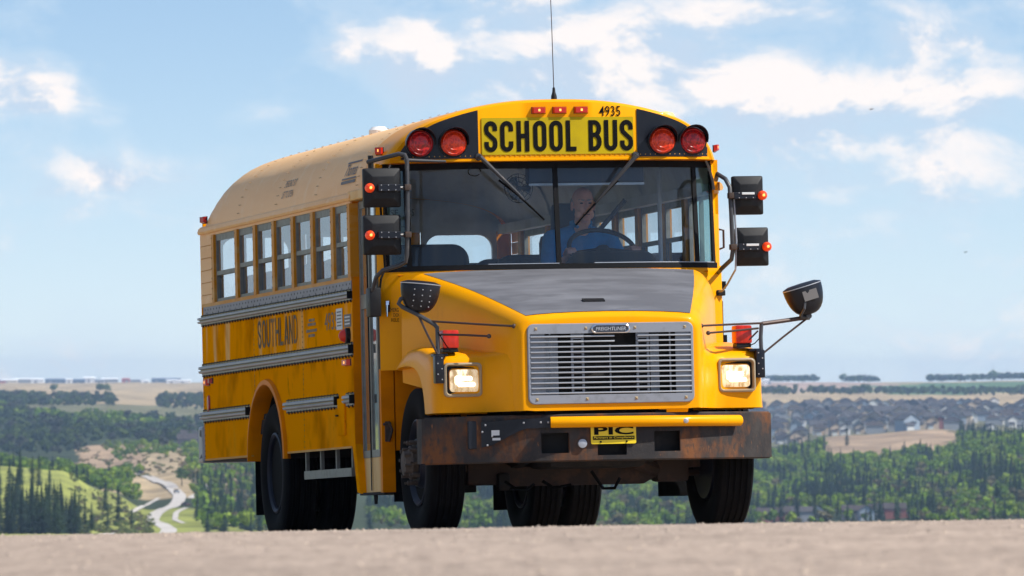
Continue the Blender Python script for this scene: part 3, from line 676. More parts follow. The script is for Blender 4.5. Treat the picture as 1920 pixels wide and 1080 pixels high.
# crossing-arm bracket, tube, plate
b = MB(); ybk = lambda x: by(x) - .018
poly = [(-.868, .758), (-.868, .585), (-.845, .572), (-.60, .705), (-.43, .712), (-.43, .776), (-.60, .772)]
b.grid([[(x, ybk(x) - .002, lerp(z0, z1, k / 3)) for k in range(4)] for x, z0, z1 in ((-.868, .585, .758), (-.80, .60, .76), (-.72, .643, .764), (-.64, .686, .769), (-.58, .706, .772), (-.43, .708, .776))])
b.grid([[(x, ybk(x) + .016, z), (x, ybk(x) - .002, z)] for x, z in ((-.868, .585), (-.80, .60), (-.72, .643), (-.64, .686), (-.58, .706), (-.43, .708))])
b.grid([[(x, ybk(x) + .016, z), (x, ybk(x) - .002, z)] for x, z in ((-.868, .758), (-.72, .764), (-.58, .772), (-.43, .776))])
brk = b.build('crossing_arm_bracket', M['black'], BUS)
rivets([(x, ybk(x) - .003, z) for x, z in ((-.84, .735), (-.83, .60), (-.80, .66), (-.60, .745), (-.49, .745), (-.44, .745), (-.86, .69))], (0, -1, 0), .009, 'bracket_bolts', M['slat'], brk)
for z0, z1, x0 in ((.665, .70, -.805), (.632, .648, -.80)):
    MB().grid([[(x, ybk(x) - .004, z0), (x, ybk(x) - .004, z1)] for x in (x0, x0 + .05)]).build('bracket_sticker', M['sticker'], brk)
MB().bbox(-.95, -.872, by(.91) - .010, by(.91) + .02, .575, .765, .008).build('arm_backing_plate', M['black'], brk)
ty = lambda x: by(x) - .042
MB().tube([(x, ty(x), .741 - .006 * x) for x in np.linspace(-.43, .928, 15)], .0375, 14).build('crossing_arm', M['paint'], BUS, True)
MB().lathe([(.001, 0), (.016, 0), (.018, .006), (.010, .01), (.001, .01)], lambda u, v, a: (.50 + u, ty(.5) - .036 - a, .738 + v), 12).build('arm_bolt', M['slat'], BUS, True)
b = MB(); q = rrect(0, .652, .312, .120, .01, 3); b.prism([(u, by(0) - .012, v) for u, v in q], (0, .006, 0)); plt = b.build('front_plate', M['plateyel'], BUS)
text('PIC', .272, .056, lambda u, v: (u + .002, by(0) - .0145, .681 + v), M['letter'], 'plate_lettering', plt, bold=.03)
MB().ngon([(u, by(0) - .0142, v) for u, v in rrect(0, .632, .288, .024, .003, 2)]).build('plate_band', M['letter'], plt)
text('Partners in Compliance', .276, .019, lambda u, v: (u, by(0) - .0155, .6325 + v), M['plateyel'], 'plate_small_lettering', plt, bold=.01, shear=.15)
rivets([(x, by(0) - .0145, .607) for x in (-.09, .09)], (0, -1, 0), .009, 'plate_slots', M['letter'], plt)
MB().lathe([(.001, 0), (.026, 0), (.03, -.004), (.03, .02), (.001, .024)], lambda u, v, a: (-.214 + u, by(.21) - a, .598 + v), 16).build('bumper_socket', M['steel'], BUS, True)

# ------------------------------------------------ sides
Z_BOT, Z_R3, Z_R2, Z_R1 = .647, (.932, 1.021), (1.283, 1.372), (1.668, 1.744)
Z_STR = (1.744, 1.806); Z_W0, Z_W1 = 1.832, 2.345; Z_DRIP = (2.368, 2.425)
POSTS = [1.475 + .711 * k for k in range(6)]; Y_F, Y_WR, Y_R = .87, 5.945, 6.48
def arch(y):
    t = (y - 3.985) / .655
    return .60 + .545 * sqrt(max(0, 1 - t * t)) if abs(t) < 1 else 0
def rub_rail(s, y0, y1, z0, z1, parent):
    h = z1 - z0; X = 1.222
    prof = [(0, 0), (.004, .012), (.006, .20), (.030, .25), (.034, .36), (.034, .42), (.016, .47), (.016, .53), (.034, .58), (.034, .74), (.030, .80), (.006, .84), (.004, 1), (0, 1)]
    b = MB(); rows = [[(s * (X + d), y, z0 + t * h) for d, t in prof] for y in (y0, y1)]
    b.grid(rows); b.ngon(rows[0]); b.ngon(rows[1]); o = b.build('rub_rail', M['rail'], parent)
    for t0, t1 in ((.445, .555), (.86, .97)) if s < 0 else ():
        MB().add([(s * (X + (.0175 if t0 < .6 else .0075)), y, z0 + t * h) for y in (y0 + .01, y1 - .01) for t in (t0, t1)], [(0, 1, 3, 2)]).build('dirt_line', M['railyel'], o)
    # end cap and the dark fastening slots along both edges
    MB().box(min(s * X, s * (X + .037)), max(s * X, s * (X + .037)), y0 - .014, y0 - .001, z0 + .15 * h, z0 + .85 * h).build('end_cap', M['gasket'], o)
    sb = MB(); n_ = int((y1 - y0) / .105)
    for k in range(n_):
        y = y0 + (k + .5) * (y1 - y0) / n_
        for zc in (z0 + .004, z1 + .004):
            sb.box(min(s * (X + .001), s * (X + .009)), max(s * (X + .001), s * (X + .009)), y - .036, y + .036, zc - .009, zc - .001)
            sb.box(min(s * (X + .001), s * (X + .009)), max(s * (X + .001), s * (X + .009)), y - .044, y - .032, zc - .018, zc + .003)
    sb.build('slots', M['gasket'], o, kind='stuff')
    return o
for s in (-1, 1):
    yf = Y_F if s < 0 else .02
    X = 1.22
    # sheet panels between the rails, each between two seams
    seams = [yf, 2.66, 4.47, Y_R] if s < 0 else [yf, 2.66, 4.47, Y_R]
    for ya, yb in zip(seams[:-1], seams[1:]):
        ys = np.linspace(ya + .002, yb - .002, 10)
        def sheet(z0f, z1, m, name):
            b = MB(); rows = []
            for y in ys:
                z0 = z0f(y); z0 = min(z0, z1 - .005)
                rows.append([(s * (X + .0012 * sin(9 * y + 4 * z)), y, z) for z in np.linspace(z0, z1, 5)])
            b.grid(rows); o = b.build(name, m, BUS, True)
            return o
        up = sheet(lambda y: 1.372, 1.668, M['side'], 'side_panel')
        rivets([(s * (X + .001), yb - .012, z) for z in np.linspace(1.39, 1.65, 8)], (s, 0, 0), .007, 'panel_rivets', M['letfaint'], up)
        if s > 0 or True:
            b = MB(); rows = []
            for y in np.linspace(ya + .002, yb - .002, 40):
                z0 = max(Z_BOT, arch(y)); rows.append([(s * (X + .0012 * sin(9 * y + 4 * z)), y, z) for z in np.linspace(z0, 1.283, 7)])
            b.grid(rows); lo_ = b.build('skirt_panel', M['sidelow'], BUS, True)
            rivets([(s * (X + .001), yb - .012, z) for z in np.linspace(1.05, 1.27, 7)] + [(s * (X + .001), yb - .012, z) for z in np.linspace(.67, .91, 7) if abs(yb - 4) > .6], (s, 0, 0), .007, 'panel_rivets', M['letfaint'], lo_)
    b = MB().box(min(s * 1.224, s * 1.205), max(s * 1.224, s * 1.205), yf + .13 if s < 0 else yf, 3.34, Z_BOT - .012, Z_BOT + .002); b.build('skirt_edge', M['post'], BUS)
    b = MB().box(min(s * 1.224, s * 1.205), max(s * 1.224, s * 1.205), 4.63, Y_R, Z_BOT - .012, Z_BOT + .002); b.build('skirt_edge', M['post'], BUS)
    # rear wheel-arch trim
    b = MB(); rows = []
    for k in range(29):
        a = pi * k / 28 ; y = 3.985 - .655 * cos(a); z = .60 + .545 * sin(a)
        n2 = Vector((-cos(a), sin(a) * 1.05)).normalized()
        rows.append([(s * 1.12, y, z), (s * 1.235, y, z), (s * 1.252, y + n2.x * .012, z + n2.y * .012), (s * 1.248, y + n2.x * .045, z + n2.y * .045), (s * 1.222, y + n2.x * .055, z + n2.y * .055)])
    b.grid(rows); b.build('wheel_arch_trim', M['post'] if s > 0 else M['jamb'], BUS, True, 40)
    b = MB(); rows = []
    for k in range(15):
        a = pi * k / 14; rows.append([(s * x, 3.985 - .66 * cos(a), .60 + .55 * sin(a)) for x in (.56, 1.19)])
    b.grid(rows); b.add([(s * .56, r_[0][1], r_[0][2]) for r_ in rows], [tuple(range(15))]); b.build('wheel_house', M['dark'], BUS)
    # rails
    rub_rail(s, yf + .015, Y_R + .03, *Z_R1, BUS); rub_rail(s, yf + .015, Y_R + .03, *Z_R2, BUS)
    for y0, y1 in ((4.67, Y_R + .03), (1.42, 3.27), (yf + .015, 1.15)): rub_rail(s, y0, y1, *Z_R3, BUS)
    # perforated strip under the windows
    st = MB().box(min(s * 1.216, s * 1.228), max(s * 1.216, s * 1.228), yf + .01, Y_R - .08, *Z_STR).build('window_strip', M['strip'], BUS)
    rivets([(s * 1.228, y, Z_STR[0] + .040) for y in np.arange(yf + .05, Y_R - .1, .115)] + [(s * 1.228, y, Z_STR[0] + .012) for y in np.arange(yf + .09, Y_R - .1, .23)], (s, 0, 0), .010, 'strip_holes', M['letter'], st, .003)
    MB().box(min(s * 1.205, s * 1.226), max(s * 1.205, s * 1.226), yf, Y_R, Z_STR[1], Z_W0).build('window_sill', M['post'], BUS)
    # drip rail and header
    MB().box(min(s * 1.19, s * 1.222), max(s * 1.19, s * 1.222), yf, Y_R + .015, Z_W1, Z_DRIP[0]).build('window_header', M['tan'], BUS)
    b = MB(); b.add([(s * d, y, z) for y in (yf - .05, Y_R + .02) for d, z in ((1.218, 2.425), (1.236, 2.408), (1.244, 2.382), (1.236, 2.366), (1.218, 2.364))], [(0, 1, 6, 5), (1, 2, 7, 6), (2, 3, 8, 7), (3, 4, 9, 8), (0, 4, 3, 2, 1), (5, 6, 7, 8, 9)])
    b.build('drip_rail', M['tan'], BUS)
    MB().box(min(s * 1.2445, s * 1.246), max(s * 1.2445, s * 1.246), yf, Y_R, 2.377, 2.382)
    # posts and windows
    ys = [yf + .02] + POSTS + [Y_WR] if s < 0 else [.86] + POSTS + [Y_WR]
    for y in POSTS + [Y_WR + .01, yf + .03 if s < 0 else .80]:
        w = .047 if y < 5.9 and y > 1 else .045
        p_ = MB().box(min(s * 1.16, s * 1.234), max(s * 1.16, s * 1.234), y - w, y + w, Z_W0, Z_W1).build('window_post', M['post'], BUS)
        rivets([(s * 1.234, y + q_, z) for q_ in (w * .7,) for z in np.linspace(1.86, 2.32, 7)], (s, 0, 0), .008, 'post_rivets', M['letfaint'], p_)
    edges = [(yf + .08 if s < 0 else .85)] + [p for y in POSTS for p in (y - .047, y + .047)] + [Y_WR - .04]
    for k in range(0, len(edges), 2):
        a_, b_ = edges[k] + .002, edges[k + 1] - .002; zm = 2.075 if k < 12 else 2.05
        fw = .022; f = MB()
        f.box(min(s * 1.185, s * 1.215), max(s * 1.185, s * 1.215), a_, a_ + fw, Z_W0, Z_W1); f.box(min(s * 1.185, s * 1.215), max(s * 1.185, s * 1.215), b_ - fw, b_, Z_W0, Z_W1)
        f.box(min(s * 1.186, s * 1.214), max(s * 1.186, s * 1.214), a_ + fw, b_ - fw, Z_W0, Z_W0 + .024); f.box(min(s * 1.186, s * 1.214), max(s * 1.186, s * 1.214), a_ + fw, b_ - fw, Z_W1 - .05, Z_W1)
        f.box(min(s * 1.184, s * 1.217), max(s * 1.184, s * 1.217), a_ + fw, b_ - fw, zm - .018, zm + .014)
        wnd = f.build('window', M['wframe'], BUS)
        MB().add([(s * 1.206, y, z) for y in (a_ + fw, b_ - fw) for z in (zm + .012, Z_W1 - .048)], [(0, 1, 3, 2)]).build('pane', M['glass'], wnd)
        MB().add([(s * 1.195, y, z) for y in (a_ + fw, b_ - fw) for z in (Z_W0 + .022, zm - .016)], [(0, 1, 3, 2)]).build('pane', M['glass'], wnd)
    if s > 0:   # driver's window
        f = MB(); f.box(1.185, 1.215, .10, .13, Z_W0, Z_W1); f.box(1.185, 1.215, .73, .76, Z_W0, Z_W1); f.box(1.186, 1.214, .13, .73, Z_W0, Z_W0 + .03); f.box(1.186, 1.214, .13, .73, Z_W1 - .03, Z_W1)
        f.box(1.186, 1.214, .42, .445, Z_W0, Z_W1); dw = f.build('driver_window', M['wframe'], BUS)
        MB().add([(1.2, y, z) for y in (.13, .73) for z in (Z_W0 + .02, Z_W1 - .02)], [(0, 1, 3, 2)]).build('pane', M['glass'], dw)
    # louvred corner behind the last window
    for k in range(6):
        z0 = Z_STR[1] + (Z_DRIP[0] - Z_STR[1]) * k / 6; z1 = Z_STR[1] + (Z_DRIP[0] - Z_STR[1]) * (k + 1) / 6
        MB().add([(s * (1.221 + (.004 if zz == z0 else 0)), y, zz) for y in (Y_WR + .07, Y_R + .005) for zz in (z0, z1 - .003)], [(0, 1, 3, 2)]).build('corner_panel', M['tan'], BUS)
    MB().box(min(s * 1.15, s * 1.17), max(s * 1.15, s * 1.17), yf, Y_R - .05, 1.17, Z_W0).build('inner_wall', M['inner'], BUS)
    MB().box(min(s * 1.10, s * 1.18), max(s * 1.10, s * 1.18), yf, Y_R - .05, Z_W1 - .005, 2.41).build('inner_header', M['inner'], BUS)
SIDE = lambda yc, zc, d=1.2235: (lambda u, v: (-d, yc - u, zc + v))
for k, ch in enumerate('SOUTHLAND'):
    stroke_text([(ch, 4.305 - .168 * k, .135)], .205, .027, lambda u, v, j: (-1.2236 - .0006 * j, 2 * (4.305 - .168 * k) - u, 1.428 + v), M['letgrey'], 'side_letter', BUS)
text('4935', .44, .125, SIDE(1.62, 1.545), M['letfaint'], 'side_number', BUS)
for z0, y0, y1 in ((1.565, 2.20, 2.40), (1.535, 2.16, 2.44), (1.49, 2.12, 2.50), (1.455, 2.2, 2.42)):
    MB().box(-1.2242, -1.2232, y0, y1, z0, z0 + .02).build('worn_notice', M['letfaint'], BUS)
st = MB().box(-1.2245, -1.2225, 1.22, 1.43, 1.475, 1.625).build('sticker', M['sticker'], BUS)
for k in range(5): MB().box(-1.2256, -1.2248, 1.25, 1.40, 1.50 + .024 * k, 1.509 + .024 * k).build('sticker_line', M['letroof'], st)
st = MB().box(-1.2245, -1.2225, .93, 1.16, 1.485, 1.575).build('sticker', M['letroof'], BUS)
for k in range(3): MB().box(-1.2256, -1.2248, .96, 1.13, 1.503 + .024 * k, 1.513 + .024 * k).build('sticker_line', M['sticker'], st)
# lamps and reflectors of the side
MB().lathe([(.05, 0), (.048, .03), (.036, .055), (.012, .07), (.001, .07)], lambda u, v, a: (-1.222 - a, 1.03 + u * .9, 1.424 + v), 16).build('side_turn_lamp', M['lredlit'], BUS, True)
MB().lathe([(.054, 0), (.054, .028), (.05, .03)], lambda u, v, a: (-1.2215 - a, 1.0 + u * .9, 1.424 + v), 16).build('lamp_collar', M['plastic'], BUS, True)
marker(-1.223, 1.06, 1.237, .19, .045, M['lredlit'], (-1, 0, 0)); marker(-1.223, 6.30, 1.232, .13, .05, M['lredlit'], (-1, 0, 0)); marker(-1.223, 6.13, 1.24, .06, .04, M['lred'], (-1, 0, 0), lit=False)
b = MB().lathe([(.001, .0), (.045, 0), (.04, .012), (.001, .014)], lambda u, v, a: (-1.222 - a, 6.27 + u * .8, 1.068 + v * 1.5), 16).build('side_reflector', M['lred'], BUS, True)
hd = MB().bbox(-1.238, -1.222, 1.17, 1.40, .73, .99, .006).build('battery_door', M['sidelow'], BUS, True)
MB().tube([(-1.242, 1.36, .87), (-1.256, 1.36, .87), (-1.256, 1.30, .868)], .007, 6).build('latch', M['letter'], hd)
# roof lettering
RS = lambda yc, t0, t1: (lambda u, v: (lambda a: (-a[0] - .004, yc - u, a[1]))(next(((interp(-zz, [-p.y for p in HALF], [p.x for p in HALF]), zz) for zz in [t0 + (v + .5) * (t1 - t0)]))))
text('Thomas', .40, 1, RS(.98, 2.545, 2.63), M['letroof'], 'roof_lettering', BUS, bold=.006, shear=.2)
for z0, z1 in ((2.635, 2.648), (2.520, 2.532), (2.490, 2.512)):
    a0, a1 = RS(.98, z0, z1), None
    MB().add([a0(u, v) for u in (-.24, .24) for v in (-.5, .5)], [(0, 1, 3, 2)]).build('roof_stripe', M['letroof'], BUS)
text('EMERGENCY EXIT', .42, 1, RS(3.16, 2.575, 2.625), M['letroof'], 'roof_notice', BUS); text('LIFT TO OPEN', .40, 1, RS(3.16, 2.495, 2.545), M['letroof'], 'roof_notice', BUS)

# ------------------------------------------------ entrance door (folding, two leaves) and step well
def door_pt(t, z, d=0): return (lerp(-1.163, -1.216, t) - d, lerp(.845, .035, t), z)
MB().grid([[(-1.222, .872, z), (-1.160, .862, z)] for z in (.66, 1.5, 2.42)]).build('door_jamb', M['jamb'], BUS)
MB().bbox(-1.235, -1.12, .02, .90, 2.36, 2.43, .01).build('door_header', M['worn'], BUS)
for k, (t0, t1) in enumerate(((0.0, .50), (.51, 1.0))):
    def quad(ta, tb, z0, z1, d0, d1): 
        p = [door_pt(ta, z0, d0), door_pt(tb, z0, d0), door_pt(tb, z1, d0), door_pt(ta, z1, d0)]; q = [door_pt(ta, z0, d1), door_pt(tb, z0, d1), door_pt(tb, z1, d1), door_pt(ta, z1, d1)]
        return MB().add(p + q, [(0, 1, 2, 3), (7, 6, 5, 4), (0, 4, 5, 1), (1, 5, 6, 2), (2, 6, 7, 3), (3, 7, 4, 0)])
    fr = MB()
    for ta, tb, z0, z1 in ((t0, t0 + .07, .56, 2.35), (t1 - .07, t1, .56, 2.35), (t0 + .07, t1 - .07, .56, .61), (t0 + .07, t1 - .07, 1.60, 1.70), (t0 + .07, t1 - .07, 2.30, 2.35)):
        q = quad(ta, tb, z0, z1, -.012, .010); fr.add(q.v, q.f)
    lf = fr.build('door_leaf', M['wframe'], BUS)
    quad(t0, t1, .318, .558, -.012, .006).build('kick_panel', M['worn'], lf)
    for z0, z1 in ((.61, 1.60), (1.70, 2.30)): MB().add([door_pt(t, z, 0) for t in (t0 + .07, t1 - .07) for z in (z0, z1)], [(0, 1, 3, 2)]).build('pane', M['dglass'], lf)
MB().prism([door_pt(.495, .33, .012), door_pt(.515, .33, .012), door_pt(.515, 2.34, .012), door_pt(.495, 2.34, .012)], (-.006, 0, 0)).build('door_seal', M['gasket'], BUS)
sw = MB(); sw.prism([(-1.221, .985, .66), (-1.221, .845, .325), (-1.221, .75, .312), (-1.221, .865, .66)], (.08, 0, 0)); sw.build('step_well_side', M['sidelow'], BUS)
MB().box(-1.20, -.55, .04, .86, .300, .318).build('step_well_floor', M['dark'], BUS)
MB().box(-.58, -.55, .04, .86, .318, .95).build('step_riser', M['dark'], BUS); MB().box(-1.15, -.58, .45, .86, .60, .63).build('step', M['floor'], BUS)
MB().box(-1.15, -.58, .02, .04, .31, 1.2).build('step_well_front', M['dark'], BUS); MB().box(-1.15, -.55, .866, .88, .31, .95).build('step_well_back', M['jamb'], BUS)
MB().tube([(-1.18, .42, .31), (-1.18, .42, .235)], [.016, .011], 8).build('door_pin', M['dark'], BUS)
b = MB().bbox(-1.20, -1.165, -.035, -.016, .66, .80, .005); b.tube([(-1.18, -.04, .80), (-1.155, -.045, .74), (-1.18, -.045, .66)], .01, 6); b.tube([(-1.215, -.04, .78), (-1.16, -.04, .785)], .01, 6)
b.build('hood_latch', M['rustax'], BUS, True)

# ------------------------------------------------ tail wall
b = MB(); yb = Y_R + .005
b.box(-1.22, 1.22, yb, yb + .03, Z_BOT, 1.74); b.box(-1.20, 1.20, yb, yb + .03, 2.375, 2.46)
for x0, x1 in ((-1.22, -1.10), (-.50, -.40), (.40, .50), (1.10, 1.22)): b.box(x0, x1, yb + .0005, yb + .0295, 1.74, 2.375)
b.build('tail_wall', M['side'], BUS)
b = MB(); b.box(-1.18, 1.18, yb - .03, yb - .01, .95, 1.72); b.ngon([(x * .93, 6.41, z - .03) for x, z in roof_arc(2.42, sz=.42)] + [(1.1, 6.41, 2.36), (-1.1, 6.41, 2.36)]); b.build('tail_lining', M['inner'], BUS)
for xc, w in ((-.80, .60), (0, .80), (.80, .60)):
    b = MB(); oR = rrect(xc, 2.058, w, .634, .004, 6); iR = rrect(xc, 2.058, w - .07, .56, .11, 6)
    b.grid([[(u, yb - .02, v) for u, v in oR], [(u, yb - .025, v) for u, v in iR], [(u, yb + .02, v) for u, v in iR]], close=True)
    tw = b.build('tail_window', M['inner'], BUS, True, 30)
    MB().ngon([(u, yb + .01, v) for u, v in iR]).build('pane', M['glass'], tw)
MB().bbox(-1.24, 1.24, 6.50, 6.66, .62, .90, .02).build('rear_bumper', M['steel'], BUS)
MB().grid([[(-1.21, 6.50, .88), (-1.25, 6.53, .87)], [(-1.21, 6.50, .83), (-1.255, 6.53, .83)], [(-1.20, 6.49, .80), (-1.225, 6.53, .80)], [(-1.20, 6.49, .72), (-1.225, 6.53, .72)], [(-1.21, 6.49, .67), (-1.26, 6.53, .65)]]).build('bumper_end', M['wframe'], BUS)

# ------------------------------------------------ interior
MB().box(-1.15, 1.15, .9, 6.45, .91, .95).build('cabin_floor', M['floor'], BUS); MB().box(-.55, 1.15, 0.05, .9, .91, .95).build('cabin_floor', M['floor'], BUS)
def seat(xc, y, w=.96, top=2.03, name='passenger_seat'):
    o = MB().bbox(xc - w / 2, xc + w / 2, y - .42, y + .02, 1.28, 1.42, .04).build(name, M['vinyl'], BUS, True)
    b = MB(); R_ = [p for p in rrect(xc, (1.42 + top) / 2, w, top - 1.42, .12, 6)]
    b.grid([[(u, y + .03, v) for u, v in R_], [(u, y, v) for u, v in R_], [(xc + (u - xc) * .95, y - .02, (v - 1.7) * .95 + 1.7) for u, v in R_]], close=True)
    b.ngon([(u, y + .03, v) for u, v in R_]); b.ngon([(xc + (u - xc) * .95, y - .02, (v - 1.7) * .95 + 1.7) for u, v in R_])
    b.build('backrest', M['vinyl'], o, True, 40)
    for dx in (-w / 2 + .1, w / 2 - .1): MB().box(xc + dx - .015, xc + dx + .015, y - .3, y - .1, .95, 1.29).build('seat_leg', M['dark'], o)
for k in range(6):
    y = 1.75 + .74 * k
    seat(-.66, y, top=2.085 if k == 0 else 2.02); 
    if k > 0: seat(.66, y)
ds = MB().bbox(.20, .70, .72, 1.18, 1.30, 1.42, .05).build('driver_seat', M['vinyl'], BUS, True)
MB().bbox(.20, .70, 1.10, 1.24, 1.40, 2.12, .06).build('backrest', M['vinyl'], ds, True); MB().bbox(.29, .61, 1.12, 1.24, 2.10, 2.34, .05).build('headrest', M['vinyl'], ds, True)
MB().box(.30, .60, .80, 1.1, .95, 1.30).build('pedestal', M['dark'], ds)
# dashboard
b = MB(); rows = []
for x in np.linspace(-1.12, 1.12, 57):
    hump = .125 * max(0, min(1, (.335 - abs(x - .46)) / .10)) if abs(x - .46) < .335 else 0; hump = .125 * (1 - (1 - hump / .125) ** 2)
    zt = 1.835 + hump
    rows.append([(x, bow(x) + .05, 1.5), (x, bow(x) + .05, 1.82), (x, bow(x) * .5 + .08, 1.835 + hump * .8), (x, .14 + bow(x) * .2, zt), (x, .24, zt - .03), (x, .26, 1.5)])
b.grid(rows); b.build('dashboard', M['dash'], BUS, True, 50)
wc = Vector((.474, .42, 1.985)); ax = Vector((0, .50, -.866)).normalized()
wu = Vector((1, 0, 0)); wv = ax.cross(wu).normalized()
if wv.z < 0: wv = -wv
wv = Vector((0, .80, .60)); R_w = .232
sw_ = MB(); rows = []
for k in range(41):
    a = 2 * pi * k / 40; c = wc + (wu * cos(a) + wv * sin(a)) * R_w; rad = (wu * cos(a) + wv * sin(a)); nn = wu.cross(wv)
    rows.append([c + (rad * cos(q) + nn * sin(q)) * .0165 for q in np.linspace(0, 2 * pi, 9)[:-1]])
sw_.grid(rows, close=True); stw = sw_.build('steering_wheel', M['dash'], BUS, True, 60)
for a in (-.2, pi + .2, -pi / 2): MB().tube([wc, wc + (wu * cos(a) + wv * sin(a)) * R_w], .013, 6).build('spoke', M['dash'], stw, True)
MB().tube([wc, wc + Vector((0, -.22, -.30))], [.05, .035], 10).build('column', M['dash'], stw, True)
# overhead panel, inside mirror, fan, pole
MB().bbox(-.16, .66, -.10, .02, 2.425, 2.56, .01).build('overhead_panel', M['vinyl'], BUS); MB().box(-.16, .66, -.102, -.092, 2.408, 2.424).build('overhead_trim', M['inner'], BUS)
MB().bbox(.52, .70, .10, .14, 2.43, 2.53, .02).build('inside_mirror', M['vinyl'], BUS, True)
fn = MB(); 
for rr in (.10, .075, .045): fn.tube([(-.20 + rr * cos(a), .05 + .03 * (1 - rr / .1), 2.40 + rr * sin(a)) for a in np.linspace(0, 2 * pi, 25)], .0035, 5)
for a in np.linspace(0, pi, 7)[:-1]: fn.tube([(-.20 + .1 * cos(a), .05, 2.40 + .1 * sin(a)), (-.20, .02, 2.40), (-.20 - .1 * cos(a), .05, 2.40 - .1 * sin(a))], .003, 5)
fan = fn.build('cab_fan', M['pipe'], BUS, True)
for a in (0, 2.1, 4.2): MB().add([(-.20, .05, 2.40), (-.20 + .085 * cos(a - .4), .055, 2.40 + .085 * sin(a - .4)), (-.20 + .09 * cos(a), .06, 2.40 + .09 * sin(a)), (-.20 + .085 * cos(a + .4), .065, 2.40 + .085 * sin(a + .4))], [(0, 1, 2, 3)]).build('fan_blade', M['dash'], fan)
MB().tube([(1.02, .92, .95), (1.02, .92, 2.55)], .016, 8).build('stanchion', M['inner'], BUS, True)
MB().box(.55, 1.14, 1.32, 1.345, .95, 1.85).build('driver_barrier', M['vinyl'], BUS)
MB().tube([(.78, .95, 2.35), (.58, 1.0, 2.12), (.42, .82, 1.75)], .018, 6).build('seat_belt', M['vinyl'], BUS)

# ------------------------------------------------ wheels
def tyre_prof(R_, w):
    h = w / 2
    p = [(.29, -h * .62), (.31, -h * .80), (R_ * .74, -h * 1.0), (R_ * .85, -h * 1.02), (R_ * .94, -h * .97), (R_ - .010, -h * .89), (R_, -h * .80)]
    for g in (-.5, -.17, .17, .5):
        p += [(R_ + .001, h * g - .011), (R_ - .012, h * g - .007), (R_ - .012, h * g + .007), (R_ + .001, h * g + .011)]
    p += [(R_, h * .80), (R_ - .010, h * .89), (R_ * .94, h * .97), (R_ * .85, h * 1.02), (R_ * .74, h * 1.0), (.31, h * .80), (.29, h * .62)]
    return p
def wheel(xc, yc, s, kind, R_=.508, w=.255):
    Fm = lambda u, v, a: (xc + s * a, yc + u, R_ - .004 + v)     # a > 0 outboard
    o = MB().lathe([(.285, -w * .45), (.292, -w * .32), (.25, -w * .2), (.25, w * .2), (.292, w * .36), (.298, w * .42), (.285, w * .44), (.268, w * .38)] + ([(.235, w * .10), (.18, w * .30), (.16, w * .46), (.12, w * .48), (.001, w * .48)] if kind == 'front' else [(.24, -w * .1), (.20, -w * .42), (.12, -w * .45), (.001, -w * .45)]), Fm, 36).build('wheel', M['rimdark'], BUS, True, 35)
    MB().lathe(tyre_prof(R_, w), Fm, 56).build('tyre', M['rubber'], o, True, 30)
    if kind == 'front':
        hb = MB().lathe([(.115, w * .45), (.115, w * .62), (.10, w * .66), (.085, w * .80), (.03, w * .84), (.001, w * .84)], Fm, 24).build('hub', M['hub'], o, True)
        nb = MB()
        for k in range(10):
            a = 2 * pi * k / 10; nb.tube([Fm(.143 * cos(a), .143 * sin(a), w * .44), Fm(.143 * cos(a), .143 * sin(a), w * .66)], .017, 6); nb.tube([Fm(.143 * cos(a), .143 * sin(a), w * .66), Fm(.147 * cos(a), .147 * sin(a), w * .74)], .009, 6)
        for k in range(8):
            a = 2 * pi * k / 8 + .2; nb.tube([Fm(.093 * cos(a), .093 * sin(a), w * .6), Fm(.093 * cos(a), .093 * sin(a), w * .84)], .012, 6)
        nb.build('wheel_nuts', M['hub'], o, kind='stuff')
    return o
wheel(-1.0, -.62, -1, 'front'); wheel(1.015, -.62, 1, 'front')
for s in (-1, 1):
    wheel(s * 1.07, 4.0, s, 'rear', w=.245); wheel(s * .775, 4.0, -s, 'rear', w=.245)
